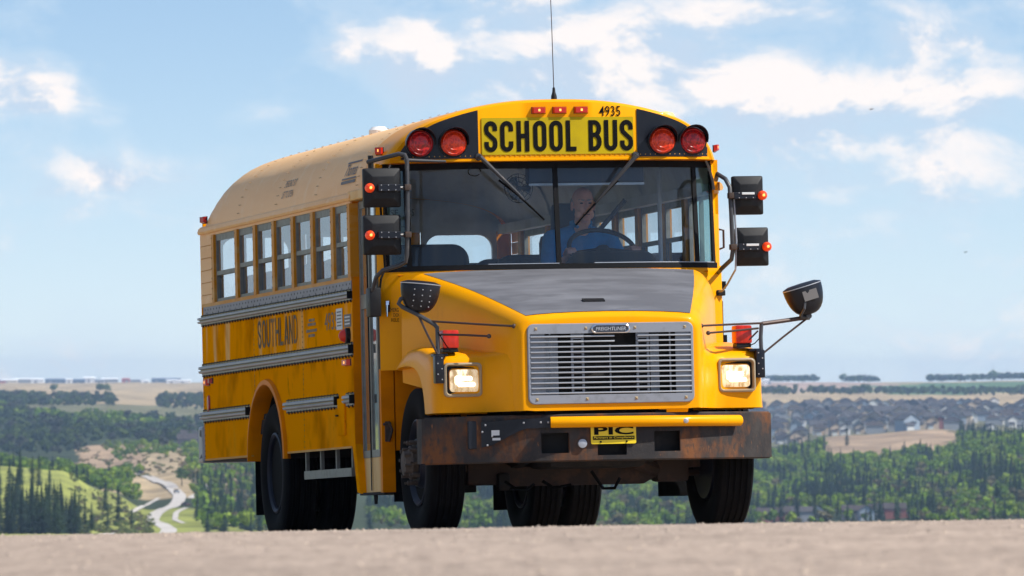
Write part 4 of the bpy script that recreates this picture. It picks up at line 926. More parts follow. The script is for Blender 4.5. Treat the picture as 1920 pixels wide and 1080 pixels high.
# ------------------------------------------------ underside
MB().box(-.42, -.34, -1.55, 6.3, .58, .82).build('frame_rail', M['dark'], BUS); MB().box(.34, .42, -1.55, 6.3, .58, .82).build('frame_rail', M['dark'], BUS)
MB().box(-1.16, 1.16, 1.0, 6.4, .80, .905).build('floor_pan', M['dark'], BUS)
MB().bbox(-.40, .40, -1.45, -.1, .60, 1.30, .05).build('engine', M['dark'], BUS); MB().bbox(-.34, .34, -1.3, -.4, .44, .62, .05).build('oil_pan', M['dark'], BUS)
b = MB(); b.grid([[(x, -.70, z0), (x, -.54, z0), (x, -.54, z1), (x, -.70, z1)] for x, z0, z1 in ((-.86, .44, .56), (-.62, .42, .54), (-.46, .33, .46), (.46, .33, .46), (.62, .42, .54), (.86, .44, .56))], close=True); b.build('front_axle', M['rustax'], BUS)
for s in (-1, 1):
    MB().grid([[(s * .40, y, z - .045), (s * .47, y, z - .045), (s * .47, y, z + .045), (s * .40, y, z + .045)] for y, z in ((-1.35, .62), (-1.0, .53), (-.62, .49), (-.2, .52), (.3, .64))], close=True).build('leaf_spring', M['dark'], BUS)
    MB().bbox(min(s * .55, s * .78), max(s * .55, s * .78), -.72, -.52, .34, .62, .03).build('steering_knuckle', M['rustax'], BUS, True)
    MB().grid([[(s * .40, y, z - .05), (s * .48, y, z - .05), (s * .48, y, z + .05), (s * .40, y, z + .05)] for y, z in ((3.2, .68), (4.0, .60), (4.8, .68))], close=True).build('leaf_spring', M['dark'], BUS)
    MB().box(min(s * .62, s * 1.19), max(s * .62, s * 1.19), 4.66, 4.675, .20, .75).build('mud_flap', M['rubber'], BUS)
    MB().bbox(min(s * .74, s * 1.135), max(s * .74, s * 1.135), .02, .035, .245, .62, .006).build('mud_flap', M['rubber'], BUS)
    MB().lathe([(.16, 0), (.16, .10)], lambda u, v, a: (s * (.55 + a), 4 + u, .5 + v), 20).build('brake_drum', M['dark'], BUS, True)
MB().tube([(-.9, -.5, .40), (.9, -.5, .40)], .022, 8).build('tie_rod', M['rustax'], BUS, True)
MB().tube([(-.85, 4, .5), (.85, 4, .5)], .075, 14).build('rear_axle', M['dark'], BUS, True)
MB().lathe([(.001, -.2), (.12, -.17), (.19, -.05), (.19, .05), (.12, .17), (.001, .2)], lambda u, v, a: (u, 4 + a, .5 + v), 18).build('differential', M['dark'], BUS, True)
MB().tube([(0, -.1, .62), (0, 3.85, .52)], .05, 10).build('drive_shaft', M['dark'], BUS, True)
MB().lathe([(.001, 0), (.17, .01), (.17, .5), (.001, .51)], lambda u, v, a: (-.70, 1.0 + a, .55 + v * .9) if False else (-.62 + u * .9, 1.3 + a, .60 + v), 18).build('air_tank', M['dark'], BUS, True)
MB().tube([(.35, -.9, .48), (.62, -.6, .40), (.55, .2, .42), (.55, 3.0, .55)], .05, 8).build('exhaust_pipe', M['rustax'], BUS, True)
for pth in ([(-.56, -.9, .36), (-.50, -.95, .31), (-.43, -1.0, .30), (-.38, -1.0, .34)], [(.02, -1.0, .42), (.10, -1.0, .30), (.18, -1.0, .30), (.22, -1.0, .37)], [(-.3, -.9, .36), (-.22, -.9, .31), (-.1, -.9, .33)]):
    MB().tube(pth, .011, 6).build('hose', M['rubber'], BUS, True)
MB().bbox(-.58, -.50, -.8, -.7, .30, .42, .02).build('brake_chamber', M['dark'], BUS, True)
MB().box(-.75, .75, 1.6, 3.1, .46, .80).build('fuel_tank', M['dark'], BUS)
b = MB(); b.box(-1.19, -1.15, 1.18, 2.85, .44, .50)
for y in (1.2, 1.75, 2.3, 2.83): b.box(-1.18, -1.155, y - .015, y + .015, .50, .80)
b.build('tank_guard', M['wframe'], BUS)

# ------------------------------------------------ mirrors
def flat_mirror(xc, zc, w, h, y, s, tube_x):
    """shell of a flat mirror seen from the front, amber lamp outboard (s = outboard sign)"""
    q = lambda f, y_: [(xc + u * f, y_, zc + v * f) for u, v in rrect(0, 0, w, h, .012, 3)]
    b = MB(); b.grid([q(.96, y + .05), q(1, y + .045), q(1, y + .012), q(.97, y + .004), q(.60, y - .022), q(.55, y - .024)], close=True); b.ngon(q(.55, y - .024)); b.ngon(q(.96, y + .05))
    o = b.build('side_mirror', M['plastic'], BUS, True, 22)
    MB().ngon(q(.93, y + .0512)).build('mirror_glass', M['chrome'], o)
    br = MB().bbox(min(xc - s * .115, xc + s * .04), max(xc - s * .115, xc + s * .04), y - .062, y - .022, zc - .028, zc + .020, .004).build('clamp_plate', M['black'], o)
    rivets([(xc + s * (.02 - .05 * k), y - .063, zc + dz) for k in range(3) for dz in (.014, -.020)], (0, -1, 0), .005, 'clamp_rivets', M['slat'], br)
    MB().tube([(xc - s * .10, y - .045, zc - .004), (tube_x, y - .03, zc - .004)], .011, 8).build('mirror_arm', M['pipe'], o, True)
    MB().bbox(tube_x - .022, tube_x + .022, y - .06, y + .0, zc - .022, zc + .018, .005).build('tube_clamp', M['rustax'], o, True)
    lx = xc + s * .095
    lm = MB().lathe([(.032, .0), (.033, .02), (.025, .04), (.011, .05), (.001, .05)], lambda u, v, a: (lx + u, y - .016 - a, zc - .003 + v), 18).build('amber_lamp', M['lamber'], o, True)
    MB().lathe([(.010, .05), (.006, .056), (.0005, .057)], lambda u, v, a: (lx + u, y - .016 - a, zc - .003 + v), 8).build('filament', M['spark'], o)
    if s > 0: MB().bbox(xc - .06, xc + .03, y - .066, y - .060, zc + .002, zc + .018, .002).build('label_plate', M['sticker'], o)
flat_mirror(-1.2505, 2.397, .262, .268, -.35, -1, -1.083); flat_mirror(-1.256, 2.073, .264, .272, -.35, -1, -1.087)
flat_mirror(1.337, 2.313, .218, .268, -.35, 1, 1.208); flat_mirror(1.360, 1.957, .232, .266, -.35, 1, 1.213)
b = MB().tube([(-1.30, -.12, 2.585), (-1.22, -.25, 2.605), (-1.125, -.33, 2.628), (-1.088, -.35, 2.620), (-1.076, -.36, 2.585), (-1.082, -.37, 2.2), (-1.092, -.36, 1.93), (-1.10, -.35, 1.885), (-1.14, -.33, 1.862), (-1.24, -.25, 1.832), (-1.275, -.20, 1.79), (-1.29, -.13, 1.70), (-1.30, -.08, 1.60)], .0155, 10)
mt = b.build('mirror_frame', M['pipe'], BUS, True)
MB().tube([(-1.275, -.1, 2.53), (-1.275, -.1, 2.63)], .02, 8).build('frame_mount', M['plastic'], mt, True); MB().bbox(-1.31, -1.23, -.14, .0, 1.52, 1.72, .012).build('frame_mount', M['plastic'], mt, True)
MB().tube([(-1.09, -.34, 2.585), (-.80, -.34, 2.572)], [.013, .009], 8).build('stay_rod', M['pipe'], mt, True)
MB().tube([(-1.22, -.08, 2.52), (-1.18, -.05, 1.85), (-1.225, -.12, 1.78), (-1.245, -.1, 1.62)], .008, 6).build('mirror_cable', M['rubber'], mt, True)
b = MB().tube([(1.20, .0, 2.44), (1.16, -.2, 2.47), (1.185, -.32, 2.43), (1.204, -.36, 2.37), (1.208, -.37, 2.2), (1.213, -.37, 1.93), (1.205, -.36, 1.87), (1.16, -.25, 1.81), (1.20, .0, 1.79)], .0155, 10)
mt2 = b.build('mirror_frame', M['pipe'], BUS, True)
MB().tube([(1.235, -.35, 2.29), (1.243, -.36, 2.0), (1.235, -.35, 1.80), (1.21, -.2, 1.70), (1.20, -.1, 1.66), (1.18, -.03, 1.655)], .007, 6).build('mirror_cable', M['steel'], mt2, True)
MB().bbox(1.17, 1.235, -.06, .0, 1.63, 1.67, .008).build('frame_mount', M['plastic'], mt2); 
MB().bbox(1.205, 1.245, .05, .12, 1.34, 1.60, .01).build('door_hinge', M['plastic'], BUS); MB().tube([(1.225, .1, 2.10), (1.265, .08, 2.09), (1.265, .08, 1.97), (1.225, .1, 1.955)], .008, 6).build('grab_handle', M['rod'], BUS, True)
def dome_mirror(c, a, h, d, tilt, yaw, vis):
    R3 = Matrix.Rotation(yaw, 3, 'Z') @ Matrix.Rotation(tilt, 3, 'Y'); c = Vector(c)
    T = lambda x, y, z: c + R3 @ Vector((x, y, z))
    b = MB(); rows = []
    for i in range(9):
        t = pi / 2 * i / 8; z = -h * sin(t); w = a * (cos(t) ** .72 if i < 8 else .0); dd = d * (cos(t) ** .6 if i < 8 else 0)
        rows.append([T(w * cos(q), dd * sin(q), z) for q in np.linspace(0, 2 * pi, 25)[:-1]])
    rows.insert(0, [T(a * .985 * cos(q), d * .985 * sin(q), h * .05) for q in np.linspace(0, 2 * pi, 25)[:-1]])
    rows.insert(0, [T(a * .7 * cos(q), d * .7 * sin(q), h * .12) for q in np.linspace(0, 2 * pi, 25)[:-1]])
    rows.insert(0, [T(.001 * cos(q), .001 * sin(q), h * .14) for q in np.linspace(0, 2 * pi, 25)[:-1]])
    b.grid(rows, close=True); o = b.build('crossview_mirror', M['black'], BUS, True, 50)
    b = MB(); b.grid([[T(a * .93 * cos(q) , max(.2, sin(q)) * d * 1.02, -h * .05 - h * .55 * abs(sin(q)) * k) for k in (0, 1)] for q in np.linspace(.3, pi - .3, 12)]); b.build('mirror_glass', M['chrome'], o, True)
    MB().tube([T(a * 1.004 * cos(q), d * 1.004 * sin(q), h * .01) for q in np.linspace(pi, 2 * pi, 20)], .0035, 5).build('rim_edge', M['slat'], o, True)
    if vis:
        ct = lambda z: sqrt(1 - z * z)
        rivets([T(x * a, -d * ct(z) ** .6 * sqrt(max(.02, 1 - (x / ct(z) ** .72) ** 2)) - .002, h * z) for z in (-.20, -.40, -.60, -.78) for x in (-.42, -.02, .38)], (R3 @ Vector((0, -1, 0))), .0055, 'shell_rivets', M['slat'], o)
    else:
        pl = MB().add([T(x * a, -d * 1.02 * (1 - .12 * abs(x)), h * z) for x in (-.25, .5) for z in (-.15, -.5)], [(0, 1, 3, 2)]).build('shell_label', M['letroof'], o)
    return o
m1 = dome_mirror((-1.205, -1.30, 1.695), .137, .192, .10, radians(6), 0, True)
m2 = dome_mirror((1.452, -1.30, 1.640), .138, .195, .10, radians(-16), 0, False)
def rodset(s, arm, post, rods, stay, wire):
    o = MB().tube(arm, .0145, 8).build('mirror_support', M['pipe'] if s < 0 else M['rod'], BUS, True)
    MB().tube(post, .014, 8).build('support_post', M['pipe'], o, True)
    for r in rods: MB().tube(r, .0075, 6).build('stay_rod', M['rod'], o, True); MB().lathe([(.001, 0), (.016, 0), (.015, .006), (.001, .012)], lambda u, v, a: (r[-1][0] + u, r[-1][1] - a, r[-1][2] + v), 10).build('rod_foot', M['rod'], o, True)
    MB().tube(stay, .008, 6).build('brace', M['rod'], o, True); MB().tube(wire, .004, 5).build('wire', M['rubber'], o, True)
rodset(-1, [(-1.29, -1.30, 1.625), (-1.345, -1.30, 1.60), (-1.36, -1.30, 1.57), (-1.335, -1.31, 1.545), (-1.25, -1.33, 1.50), (-1.16, -1.35, 1.445), (-1.125, -1.36, 1.42), (-1.112, -1.365, 1.40)],
       [(-1.112, -1.365, 1.41), (-1.112, -1.38, 1.215)], [[(-1.16, -1.35, 1.447), (-.9, -1.5, 1.42), (-.648, -1.655, 1.395)], [(-1.09, -1.37, 1.355), (-.95, -1.47, 1.346), (-.80, -1.56, 1.333)]],
       [(-1.235, -1.33, 1.495), (-1.18, -1.36, 1.36), (-1.115, -1.39, 1.215)], [(-1.11, -1.38, 1.37), (-1.06, -1.40, 1.28), (-1.03, -1.40, 1.24)])
rodset(1, [(1.148, -1.37, 1.393), (1.30, -1.34, 1.41), (1.42, -1.31, 1.425), (1.49, -1.30, 1.43)],
       [(1.143, -1.37, 1.39), (1.133, -1.38, 1.30), (1.133, -1.39, 1.19)], [[(1.16, -1.37, 1.397), (.9, -1.5, 1.388), (.655, -1.63, 1.378)], [(1.12, -1.37, 1.362), (.9, -1.48, 1.343), (.715, -1.58, 1.330)]],
       [(1.475, -1.30, 1.42), (1.30, -1.34, 1.30), (1.15, -1.39, 1.195)], [(1.13, -1.38, 1.30), (1.09, -1.38, 1.26), (1.04, -1.38, 1.24)])
MB().tube([(1.115, -1.38, 1.345), (1.03, -1.36, 1.26)], .006, 6).build('short_brace', M['rod'], BUS)
MB().tube([(1.435, -1.31, 1.425), (1.425, -1.37, 1.45), (1.44, -1.40, 1.49), (1.452, -1.38, 1.54)], .009, 6).build('mirror_stem', M['pipe'], BUS, True)
b = MB(); b.tube([(1.43, -1.31, 1.435), (1.50, -1.30, 1.432)], .017, 8); b.lathe([(.001, -.01), (.02, -.01), (.02, .012), (.001, .012)], lambda u, v, a: (1.49 + u, -1.32 - a, 1.442 + v), 10); b.build('mirror_joint', M['pipe'], BUS, True)

# ------------------------------------------------ antenna, strobe, vent
an = MB().lathe([(.022, 0), (.020, .03), (.012, .055), (.009, .085), (.004, .09)], lambda u, v, a: (.012 + u, -.18 + v, 2.995 + a), 12).build('antenna', M['plastic'], BUS, True)
MB().tube([(.012, -.18, 3.08), (.010, -.17, 3.5), (.006, -.15, 4.0), (.003, -.14, 4.3)], [.0032, .0028, .0024, .002], 6).build('whip', M['rod'], an, True)
st = MB().lathe([(.001, -.02), (.075, -.02), (.075, .035), (.05, .06), (.001, .065)], lambda u, v, a: (-.21 + u, 4.6 + v, 3.02 + a), 18).build('roof_strobe', M['white'], BUS, True)
MB().lathe([(.07, 0), (.055, .025), (.02, .035), (.001, .035)], lambda u, v, a: (.90 + u, .22 + v, 2.875 + a + .02), 18).build('roof_vent', M['ventyel'], BUS, True)
MB().lathe([(.072, -.06), (.072, .0), (.07, .001)], lambda u, v, a: (.90 + u, .22 + v, 2.875 + a + .02), 18).build('vent_base', M['ventyel'], BUS, True)
# ================================================================ DRIVER
SEATP = Vector((.45, 1.0, .95))
PERS = empty('person'); PERS.rotation_mode = 'YXZ'; PERS.rotation_euler = BUS.rotation_euler
bpy.context.view_layer.update()
PERS.location = BUS.matrix_world @ SEATP
tag(PERS, 'balding man in a blue shirt sitting at the bus steering wheel', 'person')
def sph(bm, c, r, sub=2):
    q = bmesh.ops.create_icosphere(bm, subdivisions=sub, radius=1.0)
    rr = r if isinstance(r, (tuple, list)) else (r, r, r)
    for v in q['verts']: v.co = Vector((c[0] + v.co.x * rr[0], c[1] + v.co.y * rr[1], c[2] + v.co.z * rr[2])) - SEATP
def limb(bm, pts, rads):
    """overlapping balls along a limb, tapering between its joints"""
    for (a, b_, ra, rb_) in zip(pts[:-1], pts[1:], rads[:-1], rads[1:]):
        a, b_ = Vector(a), Vector(b_); n = max(2, int((b_ - a).length / (min(ra, rb_) * .45)))
        for k in range(n + 1): t = k / n; sph(bm, a.lerp(b_, t), lerp(ra, rb_, t), 1 if min(ra, rb_) < .02 else 2)
def skin_of(bm, name, m, voxel, parent, smooth=4):
    me = bpy.data.meshes.new(name); bm.to_mesh(me); bm.free()
    o = bpy.data.objects.new('tmp', me); COL.objects.link(o)
    md = o.modifiers.new('r', 'REMESH'); md.mode = 'VOXEL'; md.voxel_size = voxel
    sm = o.modifiers.new('s', 'SMOOTH'); sm.iterations = smooth; sm.factor = .5
    dg = bpy.context.evaluated_depsgraph_get(); me2 = bpy.data.meshes.new_from_object(o.evaluated_get(dg)); bpy.data.objects.remove(o)
    me2.polygons.foreach_set('use_smooth', [True] * len(me2.polygons)); me2.materials.clear(); me2.materials.append(m); me2.name = name
    r = bpy.data.objects.new(name, me2); COL.objects.link(r); r.parent = parent; return r
HC = (.446, .84, 2.315)
SHL, SHR = (.25, .97, 2.075), (.65, .97, 2.075)
ELL, ELR = (.165, .80, 1.80), (.745, .80, 1.82)
WRL, WRR = (.245, .53, 1.93), (.675, .53, 1.965)
bm = bmesh.new()
h = HC
sph(bm, (h[0], h[1] + .015, h[2] + .035), (.076, .094, .088), 3); sph(bm, (h[0], h[1] - .02, h[2] - .03), (.064, .072, .085), 3); sph(bm, (h[0], h[1] - .038, h[2] - .095), (.042, .045, .034), 2)   # skull, face, chin
sph(bm, (h[0] - .045, h[1] - .03, h[2] - .072), (.026, .04, .034)); sph(bm, (h[0] + .045, h[1] - .03, h[2] - .072), (.026, .04, .034))      # jaw
limb(bm, [(h[0], h[1] - .088, h[2] + .008), (h[0], h[1] - .112, h[2] - .034)], [.010, .017])                                          # nose
for s in (-1, 1):
    sph(bm, (h[0] + s * .034, h[1] - .070, h[2] - .030), (.024, .022, .020)); sph(bm, (h[0] + s * .080, h[1] + .012, h[2] - .012), (.011, .022, .036))   # cheek, ear
    sph(bm, (h[0] + s * .032, h[1] - .080, h[2] + .026), (.026, .012, .010))                                                            # brow ridge
sph(bm, (h[0], h[1] - .086, h[2] - .069), (.026, .012, .007)); sph(bm, (h[0], h[1] - .083, h[2] - .080), (.024, .012, .008))           # lips
limb(bm, [(h[0], h[1] + .01, h[2] - .08), (.45, .93, 2.13), (.45, .98, 2.04)], [.058, .060, .072])
limb(bm, [(.45, .99, 2.0), (.45, 1.02, 1.78), (.45, 1.02, 1.54)], [.115, .125, .13]); limb(bm, [SHL, (.45, 1.0, 2.03), SHR], [.058, .08, .058])
for sh, el, wr, sx in ((SHL, ELL, WRL, -1), (SHR, ELR, WRR, 1)):
    limb(bm, [sh, el, wr], [.050, .040, .027])
    wv_ = Vector(wr); rim = wc + (wu * cos(pi + .15 if sx < 0 else -.1) + wv * sin(pi + .15 if sx < 0 else -.1)) * R_w
    palm = wv_.lerp(rim, .55) + Vector((0, 0, .008)); limb(bm, [wv_, palm], [.027, .030])
    ax_ = Vector((0, .35, .94)).normalized(); fw = (rim - wv_).normalized(); side = fw.cross(ax_).normalized()
    for k in range(4):      # four fingers close round the rim
        off = side * (-.027 + .018 * k); L = (.9, 1.0, .97, .8)[k]
        p0 = palm + off + ax_ * .004; p1 = rim + off + ax_ * .030 * L; p2 = rim + off + fw * .030 * L + ax_ * .006; p3 = rim + off + fw * .022 - ax_ * .022 * L
        limb(bm, [p0, p1, p2, p3], [.0105, .0095, .009, .008])
    th = side * (.030 * (1 if sx < 0 else -1)); limb(bm, [wv_.lerp(palm, .5) + th * .7, palm + th * 1.25 - ax_ * .004, rim + th * 1.2 + ax_ * .018, rim + th * 1.1 + ax_ * .022 + fw * .018], [.013, .011, .0105, .009])
for s, kx in ((-1, .33), (1, .57)):
    limb(bm, [(.45 + s * .09, 1.0, 1.50), (kx, .56, 1.50), (kx, .50, 1.08)], [.082, .058, .042]); limb(bm, [(kx, .50, 1.04), (kx, .34, 1.0)], [.04, .034])
body = skin_of(bm, 'body', M['skin'], .0055, PERS, 3)
bm = bmesh.new()
limb(bm, [(.45, .985, 2.02), (.45, .985, 1.90), (.45, .975, 1.72), (.45, 1.0, 1.54)], [.135, .150, .158, .158]); limb(bm, [(.45, .99, 1.98), (.36, .99, 1.95)], [.13, .11]); limb(bm, [(.45, .99, 1.98), (.54, .99, 1.95)], [.13, .11])
limb(bm, [(SHL[0] + .01, .97, 2.06), (.45, .975, 2.115), (SHR[0] - .01, .97, 2.06)], [.078, .085, .078])
for sh, el, wr in ((SHL, ELL, WRL), (SHR, ELR, WRR)): limb(bm, [sh, el, Vector(el).lerp(Vector(wr), .35)], [.076, .062, .056])
limb(bm, [(.41, .865, 2.165), (.385, .94, 2.19), (.45, 1.01, 2.20), (.515, .94, 2.19), (.49, .865, 2.165)], [.020, .022, .024, .022, .020])
skin_of(bm, 'shirt', M['shirt'], .009, PERS, 3)
bm = bmesh.new()
for s, kx in ((-1, .33), (1, .57)): limb(bm, [(.45 + s * .09, 1.02, 1.50), (kx, .56, 1.50), (kx, .50, 1.10)], [.105, .076, .060])
limb(bm, [(.36, 1.03, 1.51), (.54, 1.03, 1.51)], [.115, .115]); skin_of(bm, 'trousers', M['trousers'], .011, PERS, 3)
for kx in (.33, .57):
    bm = bmesh.new(); limb(bm, [(kx, .52, 1.0), (kx, .40, .99), (kx, .30, .985)], [.045, .044, .036]); skin_of(bm, 'shoe', M['plastic'], .009, PERS, 3)
bm = bmesh.new()
for s in (-1, 1): sph(bm, (h[0] + s * .066, h[1] + .04, h[2] + .012), (.018, .055, .042)); 
sph(bm, (h[0], h[1] + .085, h[2] + .008), (.062, .030, .055)); skin_of(bm, 'hair', M['hair'], .006, PERS, 2)
for s in (-1, 1):
    bm = bmesh.new(); sph(bm, (h[0] + s * .031, h[1] - .083, h[2] + .006), (.013, .008, .006), 2); skin_of(bm, 'eye', M['eye'], .002, PERS, 0)
    bm = bmesh.new(); limb(bm, [(h[0] + s * .014, h[1] - .090, h[2] + .026), (h[0] + s * .050, h[1] - .082, h[2] + .029)], [.006, .005]); skin_of(bm, 'eyebrow', M['hair'], .002, PERS, 0)
bm = bmesh.new(); limb(bm, [(h[0] - .024, h[1] - .093, h[2] - .0745), (h[0], h[1] - .097, h[2] - .073), (h[0] + .024, h[1] - .093, h[2] - .0745)], [.0025, .003, .0025]); skin_of(bm, 'mouth', M['eye'], .0015, PERS, 0)
# ================================================================ THE PLACE
# ------------------------------------------------ crest road
YC, K1, K2 = 29.3, .000166, .000857
def road_z(x, y):
    k = K1 if y > YC else K2
    z = CAM_Z - .01783 * y - k / 2 * (y - YC) ** 2
    if y > 75: z -= .0009 * (y - 75) ** 2 * .25
    return z + .0165 * x
def mat_road():
    m = bpy.data.materials.new('road_surface'); m.use_nodes = True; nt = m.node_tree; b = P_(m)
    t = nt.nodes.new('ShaderNodeTexCoord')
    def nz(sc, det, kind='ShaderNodeTexNoise'):
        n = nt.nodes.new(kind); n.inputs['Scale'].default_value = sc; nt.links.new(t.outputs['Object'], n.inputs['Vector'])
        if 'Detail' in n.inputs: n.inputs['Detail'].default_value = det
        return n
    n1 = nz(38, 4); n2 = nz(.9, 4); vo = nz(34, 0, 'ShaderNodeTexVoronoi'); n3 = nz(13, 3)
    r = nt.nodes.new('ShaderNodeValToRGB'); nt.links.new(n1.outputs[0], r.inputs[0])
    r.color_ramp.elements[0].position = .30; r.color_ramp.elements[0].color = (.25, .19, .15, 1); r.color_ramp.elements[1].position = .62; r.color_ramp.elements[1].color = (.51, .405, .325, 1)
    x = nt.nodes.new('ShaderNodeMix'); x.data_type = 'RGBA'; x.blend_type = 'MULTIPLY'; x.inputs[0].default_value = .55; nt.links.new(r.outputs[0], x.inputs[6])
    r2 = nt.nodes.new('ShaderNodeValToRGB'); nt.links.new(n2.outputs[0], r2.inputs[0]); r2.color_ramp.elements[0].color = (.72, .70, .68, 1); r2.color_ramp.elements[1].color = (1.05, 1.02, 1, 1); r2.color_ramp.elements[0].position = .35; r2.color_ramp.elements[1].position = .65
    nt.links.new(r2.outputs[0], x.inputs[7])
    r3 = nt.nodes.new('ShaderNodeValToRGB'); nt.links.new(n3.outputs[0], r3.inputs[0]); r3.color_ramp.elements[0].position = .36; r3.color_ramp.elements[0].color = (.42, .41, .41, 1); r3.color_ramp.elements[1].position = .50; r3.color_ramp.elements[1].color = (1, 1, 1, 1)
    x3 = nt.nodes.new('ShaderNodeMix'); x3.data_type = 'RGBA'; x3.blend_type = 'MULTIPLY'; x3.inputs[0].default_value = .8; nt.links.new(x.outputs[2], x3.inputs[6]); nt.links.new(r3.outputs[0], x3.inputs[7]); nt.links.new(x3.outputs[2], b.inputs['Base Color'])
    b.inputs['Roughness'].default_value = .9; b.inputs['Specular IOR Level'].default_value = .2
    bn = nt.nodes.new('ShaderNodeBump'); bn.inputs['Distance'].default_value = .008; nt.links.new(vo.outputs['Distance'], bn.inputs['Height']); nt.links.new(bn.outputs[0], b.inputs['Normal'])
    return m
MR = mat_road()
b = MB(); ys = [-20, -5] + list(np.arange(2, 40, .5)) + list(np.arange(40, 76, 1.5)) + list(np.arange(76, 150, 6))
b.grid([[(x, y, road_z(x, y) + .004 * sin(3.1 * x + y) * sin(1.7 * y)) for x in np.linspace(-5.6, 5.6, 57)] for y in ys])
road = b.build('road', MR, None, True, 60, kind='structure')
# loose chippings on the road surface, thickest towards the crest
b = MB(); P8 = [(1, 0, 0), (0, 1, 0), (-1, 0, 0), (0, -1, 0), (.2, .1, .8)]
for i in range(5200):
    y = random.uniform(9, 46) if i % 3 else random.uniform(24, 40); x = random.uniform(-1, 1) * (.075 * y + .3)
    r = random.uniform(.003, .008) if random.random() < .95 else random.uniform(.008, .013); a = random.uniform(0, 6.3); z = road_z(x, y) + .004 * sin(3.1 * x + y) * sin(1.7 * y)
    q = [(x + r * (px * cos(a) - py * sin(a)) * random.uniform(.7, 1.2), y + r * (px * sin(a) + py * cos(a)), z + pz * r - .001) for px, py, pz in P8]
    b.add(q, [(0, 1, 4), (1, 2, 4), (2, 3, 4), (3, 0, 4)])
ch = b.build('loose_gravel', mat('chippings', (.5, .39, .3), .9, noise=((9, 9, 9), (.26, .21, .17), .42, .6, 2)), None, kind='stuff'); tag(ch, 'loose stone chippings lying on the road crest', 'gravel')

# ------------------------------------------------ terrain
FPX = 15424.0
DIST = [120, 400, 1000, 1800, 2500, 2900, 3250, 3500, 3900, 4400, 5000, 6000, 7500, 9000, 11000, 14000]
COLS = {
    -900: [1120, 1260, 1160, 1060, 1000, 945, 890, 905, 885, 905, 862, 802, 757, 739, 723, 717],
    0:    [1120, 1260, 1160, 1060, 1000, 940, 876, 900, 880, 900, 856, 798, 755, 738, 723, 717],
    110:  [1120, 1260, 1160, 1060, 1000, 950, 884, 905, 886, 905, 856, 800, 756, 738, 723, 717],
    200:  [1120, 1260, 1160, 1060, 1008, 975, 928, 925, 905, 893, 850, 800, 757, 738, 723, 717],
    280:  [1120, 1260, 1160, 1070, 1022, 995, 968, 945, 905, 878, 842, 805, 760, 738, 723, 717],
    340:  [1120, 1260, 1160, 1070, 1022, 995, 965, 940, 898, 870, 838, 808, 762, 738, 723, 717],
    450:  [1120, 1260, 1160, 1070, 1012, 992, 972, 945, 905, 868, 836, 806, 764, 739, 723, 717],
    700:  [1120, 1260, 1160, 1080, 1040, 1018, 998, 980, 945, 900, 860, 820, 764, 740, 723, 717],
    1100: [1120, 1260, 1160, 1080, 1042, 1024, 1008, 996, 970, 930, 890, 848, 768, 742, 723, 717],
    1430: [1120, 1260, 1160, 1080, 1042, 1024, 1006, 992, 966, 930, 884, 838, 766, 742, 724, 717],
    1600: [1120, 1260, 1160, 1080, 1042, 1022, 1004, 988, 960, 918, 868, 815, 764, 742, 724, 717],
    1750: [1120, 1260, 1160, 1080, 1040, 1020, 1000, 982, 948, 904, 856, 804, 764, 742, 723, 716],
    1920: [1120, 1260, 1160, 1080, 1036, 1014, 992, 970, 930, 884, 832, 826, 766, 742, 720, 713],
    2800: [1120, 1260, 1160, 1080, 1036, 1014, 992, 970, 930, 880, 828, 826, 766, 742, 721, 713],
}
CK = sorted(COLS); CM = np.array([COLS[k] for k in CK], float)
def pchip_weights(xs, x):
    """piecewise cubic (monotone) resampling matrix row by row is overkill: smoothstep blend between nodes"""
    i = np.clip(np.searchsorted(xs, x) - 1, 0, len(xs) - 2); t = np.clip((x - np.array(xs)[i]) / (np.array(xs)[i + 1] - np.array(xs)[i]), 0, 1)
    return i, t
def vnoise(x, y, s, seed=0):
    """cheap smooth noise"""
    x = np.asarray(x) / s + seed * 17.3; y = np.asarray(y) / s + seed * 5.1
    return (np.sin(x * 1.7 + 1.3 * np.sin(y * 1.1)) + np.sin(y * 2.3 + 1.7 * np.sin(x * .9 + seed)) + np.sin(1.3 * (x + y) + seed * 2)) / 3
def ground(x, y):
    x = np.asarray(x, float); y = np.asarray(y, float)
    px = 960 + FPX * x / np.maximum(y, 60.)
    i, t = pchip_weights(CK, px); ts = t * t * (3 - 2 * t)
    L = np.log(np.clip(y, 120, 14000)); j, u = pchip_weights(np.log(DIST), L)
    def hcol(ci):
        # Catmull-Rom along distance in angle space
        J0 = np.clip(j - 1, 0, len(DIST) - 1); J3 = np.clip(j + 2, 0, len(DIST) - 1)
        a, b_, c, d = CM[ci, J0], CM[ci, j], CM[ci, j + 1], CM[ci, J3]
        return .5 * (2 * b_ + (c - a) * u + (2 * a - 5 * b_ + 4 * c - d) * u * u + (3 * b_ - a - 3 * c + d) * u ** 3)
    pyv = hcol(i) * (1 - ts) + hcol(i + 1) * ts
    z = CAM_Z - y * (pyv - 715) / FPX
    z = z + vnoise(x, y, 90) * np.clip((y - 600) / 3000, 0, 1) * 1.1 + vnoise(x, y, 31, 2) * np.clip((y - 1500) / 3000, 0, 1) * .35
    yn = np.minimum(y, 260.)
    near = CAM_Z - .01783 * yn - K1 / 2 * (yn - YC) ** 2 + .0165 * np.clip(x, -30, 30) - .22 - np.clip((np.abs(x) - 5.5) * .06, 0, 6)
    w = np.clip((y - 90) / 120, 0, 1)
    return near * (1 - w) + z * w
